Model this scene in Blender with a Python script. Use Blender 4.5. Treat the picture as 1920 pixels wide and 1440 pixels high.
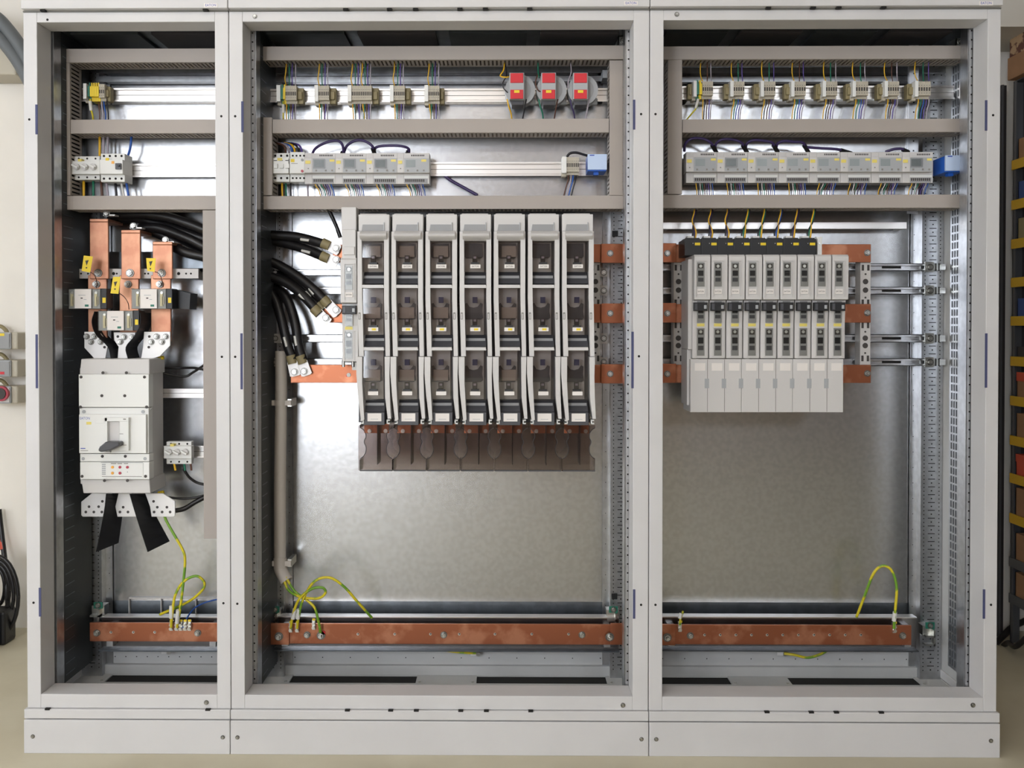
import bpy, math, random
from mathutils import Vector, Matrix
random.seed(7)
S = bpy.context.scene
for o in list(bpy.data.objects): bpy.data.objects.remove(o, do_unlink=True)
COL = S.collection

# ------------------------------------------------------------ camera
W, H, F, D = 1920, 1440, 1776.0, 2.70
PITCH, YAW = math.radians(0.72), math.radians(0.6)
ROT = Matrix.Rotation(YAW, 3, 'Z') @ Matrix.Rotation(math.radians(90) - PITCH, 3, 'X')
_d = ROT.transposed() @ Vector((0, 1, 0))
CX = 951 - F * _d.x / (-_d.z)
CY = 612 + F * _d.y / (-_d.z)
CAMZ = 0.0
def P(px, py, Y):
    d = ROT @ Vector(((px - CX) / F, -(py - CY) / F, -1))
    t = (Y + D) / d.y
    return Vector((d.x * t, Y, CAMZ + d.z * t))
CAMZ = -P(960, 1414, 0).z
cam = bpy.data.cameras.new('camera'); camo = bpy.data.objects.new('camera', cam); COL.objects.link(camo)
camo.matrix_world = Matrix.Translation((0, -D, CAMZ)) @ ROT.to_4x4()
cam.sensor_fit = 'HORIZONTAL'; cam.sensor_width = 36; cam.lens = 36 * F / W
cam.shift_x = (W / 2 - CX) / W; cam.shift_y = (CY - H / 2) / W; cam.clip_start = 0.05
S.camera = camo
S.view_settings.view_transform = 'Standard'; S.view_settings.look = 'None'
S.view_settings.gamma = 1; S.view_settings.use_curve_mapping = False
S.view_settings.exposure = 0.17
w = bpy.data.worlds.new('world'); S.world = w; w.use_nodes = True
w.node_tree.nodes['Background'].inputs[0].default_value = (0.75, 0.85, 1, 1)
w.node_tree.nodes['Background'].inputs[1].default_value = 0.6
WINDOW_E, TUBE_E, SIDE_E = 13.0, 10.0, 3.6
def area(name, loc, size, power, rot, col=(1, 1, 1)):
    l = bpy.data.lights.new(name, 'AREA'); l.shape = 'RECTANGLE'; l.size, l.size_y = size; l.energy = power; l.color = col
    o = bpy.data.objects.new(name, l); COL.objects.link(o); o.location = loc; o.rotation_euler = rot
    return o
LIGHTS_MARK = 1

# ------------------------------------------------------------ materials
def lin(c):
    c /= 255.0
    return c / 12.92 if c <= 0.04045 else ((c + 0.055) / 1.055) ** 2.4
def C(r, g, b): return (lin(r), lin(g), lin(b), 1)
MATS = {}
def mat(name, rgb, rough=0.5, metal=0.0, var=0.0, scale=20, bump=0.0, emit=0.0, spec=0.5, c2=None, lo=0.4, hi=0.6, stretch=None, coat=0):
    if name in MATS: return MATS[name]
    m = bpy.data.materials.new(name); m.use_nodes = True
    nt = m.node_tree; b = nt.nodes['Principled BSDF']
    base = C(*rgb)
    b.inputs['Base Color'].default_value = base
    b.inputs['Roughness'].default_value = rough; b.inputs['Metallic'].default_value = metal
    b.inputs['Specular IOR Level'].default_value = spec
    if coat: b.inputs['Coat Weight'].default_value = coat
    if var or c2 or bump:
        tc = nt.nodes.new('ShaderNodeTexCoord'); n = nt.nodes.new('ShaderNodeTexNoise')
        n.inputs['Scale'].default_value = scale; n.inputs['Detail'].default_value = 5
        src = tc.outputs['Object']
        if stretch:
            mp = nt.nodes.new('ShaderNodeMapping'); mp.inputs['Scale'].default_value = stretch
            nt.links.new(src, mp.inputs[0]); src = mp.outputs[0]
        nt.links.new(src, n.inputs['Vector'])
        if var or c2:
            r = nt.nodes.new('ShaderNodeValToRGB')
            r.color_ramp.elements[0].position = lo; r.color_ramp.elements[1].position = hi
            if c2: a, z = base, C(*c2)
            else:
                a = tuple(x * (1 - var) for x in base[:3]) + (1,); z = tuple(min(1, x * (1 + var)) for x in base[:3]) + (1,)
            r.color_ramp.elements[0].color = a; r.color_ramp.elements[1].color = z
            nt.links.new(n.outputs['Fac'], r.inputs[0]); nt.links.new(r.outputs[0], b.inputs['Base Color'])
        if bump:
            bp = nt.nodes.new('ShaderNodeBump'); bp.inputs['Strength'].default_value = bump; bp.inputs['Distance'].default_value = 0.02
            nt.links.new(n.outputs['Fac'], bp.inputs['Height']); nt.links.new(bp.outputs[0], b.inputs['Normal'])
    if emit:
        b.inputs['Emission Color'].default_value = base; b.inputs['Emission Strength'].default_value = emit
    MATS[name] = m
    return m
def clear(name, rgb, gloss=0.08, rough=0.08, ior=1.45):
    m = bpy.data.materials.new(name); m.use_nodes = True; nt = m.node_tree
    for n in list(nt.nodes):
        if n.type != 'OUTPUT_MATERIAL': nt.nodes.remove(n)
    out = [n for n in nt.nodes][0]
    tr = nt.nodes.new('ShaderNodeBsdfTransparent'); tr.inputs[0].default_value = C(*rgb)
    gl = nt.nodes.new('ShaderNodeBsdfGlossy'); gl.inputs['Roughness'].default_value = rough
    fr = nt.nodes.new('ShaderNodeFresnel'); fr.inputs[0].default_value = ior
    ad = nt.nodes.new('ShaderNodeMath'); ad.operation = 'ADD'; ad.inputs[1].default_value = gloss
    mx = nt.nodes.new('ShaderNodeMixShader')
    nt.links.new(fr.outputs[0], ad.inputs[0]); nt.links.new(ad.outputs[0], mx.inputs[0])
    nt.links.new(tr.outputs[0], mx.inputs[1]); nt.links.new(gl.outputs[0], mx.inputs[2]); nt.links.new(mx.outputs[0], out.inputs[0])
    MATS[name] = m
mat('paint', (207, 205, 204), 0.42, var=0.02, scale=6, bump=0.02)
mat('paint_dull', (194, 194, 192), 0.55, var=0.03, scale=8)
mat('galv', (192, 194, 197), 0.30, 1.0, var=0.07, scale=45, bump=0.015)
mat('galv_panel', (186, 187, 189), 0.27, 1.0, var=0.05, scale=70, bump=0.008, stretch=(1, 1, 1))
mat('galv_mid', (150, 148, 148), 0.25, 1.0)
mat('washer', (120, 118, 114), 0.35, 1.0)
mat('galv_dark', (120, 126, 132), 0.38, 1.0, var=0.1, scale=30)
mat('alu_rail', (228, 225, 222), 0.30, 0.9)
mat('duct', (168, 159, 151), 0.55, var=0.015, scale=5)
mat('duct_in', (140, 132, 124), 0.6)
mat('copper', (160, 98, 70), 0.36, 0.8, scale=14, c2=(190, 130, 100), lo=0.5, hi=0.64)
mat('copper_dull', (186, 130, 104), 0.45, 0.7, scale=18, c2=(208, 156, 126), lo=0.4, hi=0.65)
mat('zinc', (205, 205, 200), 0.3, 1.0)
mat('tin', (232, 230, 228), 0.42, 0.25)
mat('plastic', (206, 203, 200), 0.42)
mat('plastic_white', (228, 228, 224), 0.4)
mat('plastic_grey', (150, 150, 150), 0.45)
mat('beige', (186, 178, 160), 0.5)
mat('fuse_body', (172, 156, 144), 0.5)
mat('olive', (140, 128, 92), 0.55)
mat('grey_in', (212, 208, 205), 0.5)
mat('dark_grey', (72, 72, 76), 0.4)
mat('black', (22, 22, 24), 0.42)
mat('black_matte', (26, 26, 30), 0.7)
mat('cable', (26, 24, 25), 0.38)
mat('hole', (28, 26, 24), 0.9)
mat('seam', (120, 118, 112), 0.8)
mat('yellow', (236, 206, 40), 0.5)
mat('yellow_soft', (232, 214, 110), 0.5)
mat('w_yellow', (238, 186, 40), 0.4)
mat('w_green', (30, 120, 92), 0.4)
mat('w_violet', (94, 74, 150), 0.4)
mat('w_grey', (178, 168, 178), 0.4)
mat('w_blue', (44, 92, 176), 0.4)
mat('w_brown', (92, 58, 44), 0.4)
mat('w_black', (30, 28, 34), 0.4)
mat('w_navy', (56, 42, 88), 0.4)
mat('w_white', (222, 220, 214), 0.4)
mat('earth', (214, 196, 40), 0.42, scale=16, c2=(110, 156, 44), lo=0.48, hi=0.53)
mat('red', (206, 32, 44), 0.45)
mat('red_btn', (176, 60, 76), 0.45)
mat('orange', (236, 170, 66), 0.45)
mat('blue_box', (38, 98, 196), 0.4)
mat('blue_face', (186, 204, 232), 0.35)
mat('logo_blue', (40, 70, 170), 0.5)
mat('ct_grey', (168, 170, 172), 0.4)
mat('label', (232, 226, 220), 0.55)
mat('lcd', (138, 146, 146), 0.3)
mat('ink', (70, 66, 64), 0.7)
mat('ink_soft', (140, 136, 130), 0.7)
mat('slot_blue', (70, 74, 110), 0.7)
mat('pe_green', (30, 110, 90), 0.45)
mat('cream', (226, 216, 180), 0.5)
mat('conduit', (196, 188, 178), 0.45)
mat('wall', (238, 232, 222), 0.85, var=0.03, scale=2.5, bump=0.05)
mat('wall_grey', (170, 147, 134), 0.85, var=0.03, scale=2)
mat('side_dark', (66, 70, 72), 0.45, 0.6, var=0.1, scale=6)  # cabinet side plates: reflection of the dark interior put into the base colour
mat('ceiling', (196, 192, 182), 0.9)
mat('floor', (208, 200, 176), 0.6, scale=3.2, c2=(192, 183, 158), lo=0.35, hi=0.7, bump=0.05)
mat('cardboard', (150, 112, 80), 0.85, var=0.06, scale=12)
mat('cardboard_print', (176, 146, 112), 0.85, scale=26, c2=(96, 60, 48), lo=0.48, hi=0.54)
mat('rack_yellow', (206, 164, 30), 0.5)
mat('rack_steel', (92, 94, 98), 0.45, 0.4)
mat('rack_dark', (52, 48, 50), 0.6)
mat('bin_red', (196, 74, 50), 0.5)
mat('bin_blue', (40, 70, 130), 0.5)
mat('pipe_grey', (100, 104, 106), 0.45)
mat('glass_em', (240, 246, 255), 0.5, emit=WINDOW_E)
mat('glass_side', (232, 242, 255), 0.5, emit=SIDE_E)
mat('tube_em', (255, 243, 232), 0.5, emit=TUBE_E)
clear('smoke', (234, 232, 231), 0.01, 0.05)
clear('smoke_dark', (222, 217, 216), 0.02, 0.06)
clear('clear_cover', (248, 248, 246), 0.0, 0.1, 1.3)
clear('film', (250, 250, 250), 0.0, 0.12)
_nt = MATS['film'].node_tree; _n = _nt.nodes.new('ShaderNodeTexNoise'); _n.inputs['Scale'].default_value = 90; _b = _nt.nodes.new('ShaderNodeBump'); _b.inputs['Strength'].default_value = 1; _b.inputs['Distance'].default_value = .02
_nt.links.new(_n.outputs['Fac'], _b.inputs['Height'])
for _g in _nt.nodes:
    if _g.type == 'BSDF_GLOSSY': _nt.links.new(_b.outputs[0], _g.inputs['Normal'])

# ------------------------------------------------------------ mesh builder
_tc = {}
def text_geo(s):
    if s not in _tc:
        c = bpy.data.curves.new('t', 'FONT'); c.body = s; c.size = 1; c.resolution_u = 2; c.align_x = 'CENTER'; c.align_y = 'CENTER'
        o = bpy.data.objects.new('t', c); COL.objects.link(o)
        dg = bpy.context.evaluated_depsgraph_get(); dg.update()
        me = o.evaluated_get(dg).to_mesh()
        _tc[s] = ([v.co.copy() for v in me.vertices], [tuple(p.vertices) for p in me.polygons])
        bpy.data.objects.remove(o, do_unlink=True)
    return _tc[s]
def smooth(pts, k=6):
    pts = [Vector(p) for p in pts]
    if len(pts) < 3: return pts
    q = [pts[0] * 2 - pts[1]] + pts + [pts[-1] * 2 - pts[-2]]; out = []
    for i in range(1, len(q) - 2):
        a, b, c, d = q[i - 1:i + 3]
        for j in range(k):
            t = j / k
            out.append(0.5 * ((2 * b) + (c - a) * t + (2 * a - 5 * b + 4 * c - d) * t * t + (3 * b - a - 3 * c + d) * t ** 3))
    out.append(pts[-1])
    return out
class MB:
    def __init__(s): s.v = []; s.f = []; s.m = []; s.mats = []; s.sm = []
    def mi(s, m):
        if m not in s.mats: s.mats.append(m)
        return s.mats.index(m)
    def add(s, vs, fs, m, sm=False):
        o = len(s.v); s.v += [Vector(v) for v in vs]; k = s.mi(m)
        for f in fs: s.f.append([o + i for i in f]); s.m.append(k); s.sm.append(sm)
        return s
    def box(s, x0, x1, y0, y1, z0, z1, m):
        if x0 > x1: x0, x1 = x1, x0
        if y0 > y1: y0, y1 = y1, y0
        if z0 > z1: z0, z1 = z1, z0
        vs = [(x, y, z) for x in (x0, x1) for y in (y0, y1) for z in (z0, z1)]
        return s.add(vs, [(0, 1, 3, 2), (4, 6, 7, 5), (0, 4, 5, 1), (2, 3, 7, 6), (0, 2, 6, 4), (1, 5, 7, 3)], m)
    def pb(s, x0, y0, x1, y1, Yf, Yb, m):
        a = R(x0, y0, x1, y1, Yf)
        return s.box(a[0], a[1], Yf, Yb, a[2], a[3], m)
    def prism(s, poly, y0, y1, m):   # poly of (x,z), extruded along y
        n = len(poly); A = sum(poly[i][0] * poly[(i + 1) % n][1] - poly[(i + 1) % n][0] * poly[i][1] for i in range(n))
        if A < 0: poly = poly[::-1]
        vs = [(x, y0, z) for x, z in poly] + [(x, y1, z) for x, z in poly]
        fs = [tuple(range(n)), tuple(range(2 * n - 1, n - 1, -1))] + [(i, i + n, (i + 1) % n + n, (i + 1) % n) for i in range(n)]
        return s.add(vs, fs, m)
    def pprism(s, pts, Yf, Yb, m):
        q = [P(a, b, Yf) for a, b in pts]
        return s.prism([(p.x, p.z) for p in q], Yf, Yb, m)
    def xprism(s, poly, x0, x1, m):  # poly of (y,z), extruded along x
        n = len(poly); A = sum(poly[i][0] * poly[(i + 1) % n][1] - poly[(i + 1) % n][0] * poly[i][1] for i in range(n))
        if A < 0: poly = poly[::-1]
        vs = [(x0, y, z) for y, z in poly] + [(x1, y, z) for y, z in poly]
        fs = [tuple(range(n - 1, -1, -1)), tuple(range(n, 2 * n))] + [(i, (i + 1) % n, (i + 1) % n + n, i + n) for i in range(n)]
        return s.add(vs, fs, m)
    def cyl(s, c, r, h, m, axis='y', n=14, r2=None, sm=True):  # starts at c, extends +h along axis
        r2 = r if r2 is None else r2; vs = []
        for k, rr in ((0, r), (1, r2)):
            for i in range(n):
                a = 2 * math.pi * (i + 0.5) / n; u, v = rr * math.cos(a), rr * math.sin(a); t = h * k
                vs.append({'y': (c[0] + u, c[1] + t, c[2] + v), 'z': (c[0] + u, c[1] + v, c[2] + t), 'x': (c[0] + t, c[1] + u, c[2] + v)}[axis])
        s.add(vs, [tuple(range(n))[::-1], tuple(range(n, 2 * n))], m)
        return s.add(vs, [(i, (i + 1) % n, (i + 1) % n + n, i + n) for i in range(n)], m, sm)
    def tube(s, pts, r, m, n=8, k=6, r1=None):
        pts = smooth(pts, k); L = len(pts); rings = []
        t0 = (pts[1] - pts[0]).normalized(); up = Vector((0, 1, 0)) if abs(t0.y) < 0.9 else Vector((1, 0, 0))
        nrm = t0.cross(up).normalized(); vs = []
        for i, p in enumerate(pts):
            t = (pts[min(i + 1, L - 1)] - pts[max(i - 1, 0)]).normalized()
            nrm = (nrm - t * nrm.dot(t)).normalized(); b = t.cross(nrm)
            rr = r if r1 is None else r + (r1 - r) * i / (L - 1)
            for j in range(n):
                a = 2 * math.pi * j / n; vs.append(p + (nrm * math.cos(a) + b * math.sin(a)) * rr)
        fs = [(i * n + j, i * n + (j + 1) % n, (i + 1) * n + (j + 1) % n, (i + 1) * n + j) for i in range(L - 1) for j in range(n)]
        s.add(vs, fs, m, True)
        s.add(vs[:n], [tuple(range(n))[::-1]], m); s.add(vs[-n:], [tuple(range(n))], m)
        return s
    def sheet(s, path, y0, y1, t, m, back=None):  # path of (x,z) extruded in y with thickness t; back = path at y1
        back = back or path; n = len(path); vs = []
        for pth, y in ((path, y0), (back, y1)):
            for i, (x, z) in enumerate(pth):
                a = pth[max(0, i - 1)]; b = pth[min(n - 1, i + 1)]
                d = Vector((b[0] - a[0], b[1] - a[1])); d = Vector((-d.y, d.x)).normalized() * t / 2
                vs += [(x + d.x, y, z + d.y), (x - d.x, y, z - d.y)]
        o = 2 * n; fs = []
        for i in range(n - 1):
            a = 2 * i
            fs += [(a, a + 1, a + 3, a + 2), (o + a, o + a + 2, o + a + 3, o + a + 1), (a, a + 2, o + a + 2, o + a), (a + 1, o + a + 1, o + a + 3, a + 3)]
        fs += [(0, o, o + 1, 1), (2 * n - 2, 2 * n - 1, o + 2 * n - 1, o + 2 * n - 2)]
        return s.add(vs, fs, m)
    def text(s, t, x, y, z, h, m, wide=None):
        vs, fs = text_geo(t); sx = h
        if wide:
            w0 = max(v.x for v in vs) - min(v.x for v in vs); sx = wide / w0
        return s.add([(x + v.x * sx, y, z + v.y * h) for v in vs], fs, m)
    def bolt(s, c, r=0.007, m='zinc', h=0.008):  # washer and hexagonal head, facing -y
        s.cyl((c[0], c[1] - h * 0.25, c[2]), r * 1.5, h * 0.25, 'washer', n=16)
        s.cyl((c[0], c[1] - h * .8, c[2]), r, h * 0.6, m, n=6, sm=False)
        s.cyl((c[0], c[1] - h * .84, c[2]), r * .7, h * 0.1, 'washer', n=12)
        return s.cyl((c[0], c[1] - h, c[2]), r * .5, h * 0.3, m, n=12, r2=r * .55)
    def mesh(s, name, off):
        me = bpy.data.meshes.new(name); me.from_pydata([v - off for v in s.v], [], s.f)
        for m in s.mats: me.materials.append(MATS[m])
        me.polygons.foreach_set('material_index', s.m); me.polygons.foreach_set('use_smooth', s.sm); me.update()
        return me
def R(x0, y0, x1, y1, Y):
    a = P(x0, (y0 + y1) / 2, Y); b = P(x1, (y0 + y1) / 2, Y); c = P((x0 + x1) / 2, y0, Y); d = P((x0 + x1) / 2, y1, Y)
    return a.x, b.x, d.z, c.z
WLOC = {}
def tagit(o, label, cat, group=None, kind=None):
    if label: o['label'] = label
    if cat: o['category'] = cat
    if group: o['group'] = group
    if kind: o['kind'] = kind
def thing(name, label, cat, loc, group=None):
    o = bpy.data.objects.new(name, None); COL.objects.link(o); o.location = loc; o.empty_display_size = 0.05
    WLOC[o] = Vector(loc); tagit(o, label, cat, group); return o
def part(name, mb, parent, label=None, bev=0, kind=None, seg=2):
    o = bpy.data.objects.new(name, mb.mesh(name, WLOC[parent])); COL.objects.link(o); o.parent = parent; WLOC[o] = WLOC[parent]
    if label: o['label'] = label
    if kind: o['kind'] = kind
    if bev: bevel(o, bev, seg)
    return o
def bevel(o, wd, seg=2):
    b = o.modifiers.new('bevel', 'BEVEL'); b.width = wd; b.segments = seg; b.limit_method = 'ANGLE'; b.angle_limit = math.radians(40)
def single(name, mb, label, cat, group=None, kind=None, bev=0):
    xs = [v.x for v in mb.v]; ys = [v.y for v in mb.v]; zs = [v.z for v in mb.v]
    off = Vector(((min(xs) + max(xs)) / 2, (min(ys) + max(ys)) / 2, min(zs)))
    o = bpy.data.objects.new(name, mb.mesh(name, off)); COL.objects.link(o); o.location = off; WLOC[o] = off
    tagit(o, label, cat, group, kind)
    if bev: bevel(o, bev)
    return o
def dup(root, loc, label):
    r = root.copy(); COL.objects.link(r); r.location = loc; r['label'] = label; WLOC[r] = Vector(loc)
    def rec(a, b):
        for ch in a.children:
            c = ch.copy(); COL.objects.link(c); c.parent = b; rec(ch, c)
    rec(root, r)
    return r
ORD = ['first', 'second', 'third', 'fourth', 'fifth', 'sixth', 'seventh', 'eighth', 'ninth']

# ------------------------------------------------------------ room
WALLY, CEIL, BACKY, LX, RX = 1.12, 3.3, -6.0, -4.2, 4.2
def struct(name, mb, bev=0):
    return single(name, mb, None, None, kind='structure', bev=bev)
struct('floor', MB().box(LX, RX, BACKY, WALLY + .1, -.1, 0, 'floor'))
struct('wall_back', MB().box(LX - .1, RX + .1, WALLY, WALLY + .1, 0, CEIL, 'wall'))
struct('ceiling', MB().box(LX - .1, RX + .1, BACKY - .1, WALLY + .1, CEIL, CEIL + .1, 'ceiling'))
struct('wall_right', MB().box(RX, RX + .1, BACKY, WALLY, 0, CEIL, 'side_dark'))
struct('trim_1', MB().box(0.6, RX, 0.80, WALLY, P(1900, 50, 0.8).z, CEIL, 'ceiling'))
def wall_with_holes(name, axis, c, u0, u1, holes, n0, wm='wall'):
    mb = MB(); hs = sorted(holes); t = 0.1
    def bx(a, b, z0, z1):
        if axis == 'y': mb.box(a, b, c - t, c, z0, z1, wm)
        else: mb.box(c - t, c, a, b, z0, z1, wm)
    cur = u0
    for a, b, z0, z1 in hs:
        bx(cur, a, 0, CEIL); bx(a, b, 0, z0); bx(a, b, z1, CEIL); cur = b
    bx(cur, u1, 0, CEIL); struct(name, mb)
    for i, (a, b, z0, z1) in enumerate(hs):
        m = MB(); g = 'glass_em' if axis == 'y' else 'glass_side'
        k = max(1, round((b - a) / 0.8)); s = (b - a) / k
        for j in range(k + 1):
            u = a + j * s; f = 0.03
            ua, ub = max(a, u - f), min(b, u + f)
            if axis == 'y': m.box(ua, ub, c - .08, c - .02, z0, z1, 'paint')
            else: m.box(c - .08, c - .02, ua, ub, z0, z1, 'paint')
        for z in (z0, z1 - .05):
            if axis == 'y': m.box(a, b, c - .08, c - .02, z, z + .05, 'paint')
            else: m.box(c - .08, c - .02, a, b, z, z + .05, 'paint')
        if axis == 'y': m.box(a, b, c - .06, c - .05, z0, z1, g)
        else: m.box(c - .06, c - .05, a, b, z0, z1, g)
        o = struct('window_%d' % (n0 + i), m)
wall_with_holes('wall_front', 'y', BACKY, LX, RX, [(-3.5, -2.7, 1.7, 3.1), (-2.3, -1.3, 0.45, 3.0), (1.75, 3.1, 2.35, 3.1)], 1, 'wall_grey')
wall_with_holes('wall_left', 'x', LX, BACKY, WALLY, [(-5.0, -3.4, 1.0, 2.8), (-2.6, -0.8, 1.0, 2.8)], 4)
for i, (x, y) in enumerate(((-1.7, -1.9), (0.1, -1.9), (-1.7, -4.2), (0.1, -4.2))):
    t = thing('ceiling_light', '%s tube lamp under the ceiling behind the camera' % ['left front', 'right front', 'left rear', 'right rear'][i], 'lamp', (x, y, CEIL), 'ceiling tube lamps')
    part('housing', MB().box(x - .65, x + .65, y - .09, y + .09, CEIL - .05, CEIL, 'plastic_white'), t)
    part('diffuser', MB().box(x - .62, x + .62, y - .07, y + .07, CEIL - .09, CEIL - .052, 'tube_em'), t)

# ------------------------------------------------------------ cabinets
FD = 0.085                      # depth of the front frame
BP = 0.375                      # back panel
ZL0, ZL1 = P(960, 20, 0).z, P(960, 0, -.02).z
ZB = P(960, 1331, 0).z; ZPL = P(960, 1350, 0).z
ZI0, ZI1 = P(960, 1305, 0).z, P(960, 39, 0).z
ZF = P(960, 1262, BP).z         # inner floor
def hole_strip(mb, x, y, z0, z1, pitch, m='hole', w=.0022, h=.0022):
    z = z0 + pitch / 2
    while z < z1:
        mb.box(x - w, x + w, y - .0004, y, z - h, z + h, m); z += pitch
def cabinet(name, label, xo0, xo1, xi0, xi1, side_l, side_r, floor_holes, logo_x, lid0, lid1, first, last, slots_top, slots_bot, screws):
    A, B = P(xo0, 700, 0).x + .001, P(xo1, 700, 0).x - .001
    a, b = P(xi0, 700, 0).x, P(xi1, 700, 0).x
    t = thing('switchgear_cabinet', label, 'electrical cabinet', ((A + B) / 2, 0.2, 0))
    f = MB()
    f.box(A, a, 0, FD, ZB, ZL0, 'paint').box(b, B, 0, FD, ZB, ZL0, 'paint')
    f.box(a, b, 0, FD, ZB, ZI0, 'paint').box(a, b, 0, FD, ZI1, ZL0, 'paint')
    fr = part('front_frame', f, t, bev=.0015)
    for (px, py) in screws['holes']:
        c = P(px, py, 0); part('fixing_hole', MB().cyl((c.x, -.0006, c.z), .0035, .001, 'hole', n=10), fr)
    for (px, y0, y1) in screws['slots']:
        q = R(px - 2.2, y0, px + 2.2, y1, 0); part('hinge_slot', MB().box(q[0], q[1], -.0006, .001, q[2], q[3], 'slot_blue'), fr)
    for (px, py) in screws['bolts']:
        c = P(px, py, 0); part('screw', MB().bolt((c.x, 0, c.z), .0045, h=.006), fr)
    l = MB(); L0, L1 = P(lid0, 10, -.02).x + .001, P(lid1, 10, -.02).x - .001
    l.box(L0, L1, -.02, .42, ZL0 + .004, ZL1 + .006, 'paint')
    ld = part('lid', l, t, bev=.002)
    s = MB().box(A, B, -.002, .02, ZL0, ZL0 + .004, 'seam')
    for px in slots_top:
        c = P(px, 17, -.012); s.box(c.x - .007, c.x + .007, -.014, -.002, ZL0 - .001, ZL0 + .004, 'hole')
    part('vent_gap', s, ld)
    c = P(logo_x, 6 if not first else 10, -.021)
    q = MB().box(c.x - .019, c.x + .019, -.0212, -.02, c.z - .006, c.z + .006, 'label').text('EATON', c.x, -.0216, c.z, .010, 'logo_blue', .030)
    part('badge', q, ld, label='small white badge with blue letters')
    def hollow(yf, z0, z1):
        a0, b0 = A - (.006 if first else 0), B + (.006 if last else 0)
        return MB().box(a0, b0, yf, .012, z0, z1, 'paint').box(a0, a0 + .012, .012, .40, z0, z1, 'paint').box(b0 - .012, b0, .012, .40, z0, z1, 'paint').box(a0 + .012, b0 - .012, .388, .40, z0, z1, 'paint')
    bd = hollow(-.008, ZPL + .0015, ZB - .001)
    part('base_band', bd, t, bev=.0015)
    p = hollow(-.010, 0, ZPL - .0015)
    pl = part('plinth', p, t, bev=.0015)
    for px in slots_bot:
        c = P(px, 1330, -.001); s = MB().box(c.x - .007, c.x + .007, -.0095, -.001, ZB - .003, ZB + .002, 'hole'); part('vent_slot', s, fr)
    for cx in (A + .02, B - .02): part('screw', MB().bolt((cx, -.010, P(960, 1382, 0).z), .004, h=.004), pl)
    # inner shell
    part('back_panel', MB().box(A + .01, B - .01, BP, BP + .02, P(960, 1128, BP).z, ZL0, 'galv_panel'), t)
    k = MB().box(A + .01, B - .01, BP + .004, BP + .03, P(960, 1215, BP).z, P(960, 1128, BP).z, 'galv_dark')
    part('back_channel', k, t)
    k = MB().box(A + .01, B - .01, BP - .005, BP + .03, ZF - .01, P(960, 1216, BP).z, 'paint_dull')
    z0 = P(960, 1245, BP).z
    k.box(A + .01, B - .01, BP - .02, BP - .005, ZF - .01, z0, 'paint_dull')
    for i in range(12):
        x = A + .1 + (B - A - .2) * i / 11; k.box(x - .0015, x + .0015, BP - .0058, BP - .005, z0 + .02, z0 + .023, 'hole')
    part('back_rail', k, t)
    r = MB().box(A, B, FD, BP + .02, ZL0 - .012, ZL0, 'galv_dark')
    n = 2 if B - A < .7 else 4
    for i in range(n):
        wd = (B - A - .1) / n; x = A + .05 + i * wd
        r.box(x + .02, x + wd - .02, .14, .34, ZL0 - .02, ZL0 - .012, 'rack_dark' if i % 2 else 'side_dark')
    part('roof_plate', r, t)
    # gland plate floor
    g = MB(); hs = [(P(h0, 1283, 0.285), P(h1, 1283, 0.285)) for h0, h1 in floor_holes]
    y0, y1 = .285, .352; cur = A
    for h0, h1 in hs:
        g.box(cur, h0.x, y0, y1, ZF - .004, ZF, 'paint_dull'); cur = h1.x
    g.box(cur, B, y0, y1, ZF - .004, ZF, 'paint_dull')
    g.box(A, B, 0.02, y0, ZF - .004, ZF, 'paint_dull').box(A, B, y1, BP, ZF - .004, ZF, 'paint_dull')
    gp = part('gland_plate', g, t)
    part('shade_sheet', MB().box(A + .03, B - .03, .265, .368, ZF - .008, ZF - .0045, 'hole'), gp, label='black sheet standing in for the shade under the openings')  # added black sheet, stands for the dark of the enclosed gap below
    for h0, h1 in hs:
        for x in (h0.x - .012, h1.x + .012): part('screw', MB().cyl((x, .295, ZF), .004, .003, 'zinc', 'z'), gp)
    # sides
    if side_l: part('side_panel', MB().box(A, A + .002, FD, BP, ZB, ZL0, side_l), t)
    if side_r:
        s = MB().box(B - .002, B, FD, BP, ZB, ZL0, side_r); zt, zb = P(1790, 110, .25).z, P(1790, 1250, .25).z
        z = zb
        s.box(B - .0032, B - .002, .20, .29, zb - .01, zt, 'galv')
        while z < zt:
            for j in range(5): s.box(B - .0042, B - .003, .208 + j * .016, .215 + j * .016, z, z + .020, 'rack_steel')
            z += .026
        part('side_panel', s, t)
    # rear posts with hole pattern
    for side in (0, 1):
        m = MB(); w0 = .068
        x0 = A + .004 if side == 0 else B - .004 - w0; x1 = x0 + w0
        m.box(x0, x1, .335, .34, ZF, ZL0 - .012, 'galv')
        xin = x1 if side == 0 else x0; sg = 1 if side == 0 else -1
        m.box(xin - sg * .002, xin, .34, BP, ZF, ZL0 - .012, 'galv')
        m.box(xin, xin + sg * .022, .366, .368, ZF, ZL0 - .012, 'galv')
        hole_strip(m, xin + sg * .012, .366, ZF, ZL0, .05, w=.0012, h=.0012)
        z = ZF + .03; i = 0
        while z < ZL0 - .03:
            cx = (x0 + x1) / 2
            if i % 2: m.box(cx - .011, cx + .011, .3345, .335, z - .0012, z + .0012, 'hole')
            else:
                m.box(cx - .002, cx + .002, .3345, .335, z - .002, z + .002, 'hole')
            for q in (-.024, .024): m.box(cx + q - .0016, cx + q + .0016, .3345, .335, z - .003, z, 'hole')
            z += .0125; i += 1
        part('rear_post', m, t)
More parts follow.
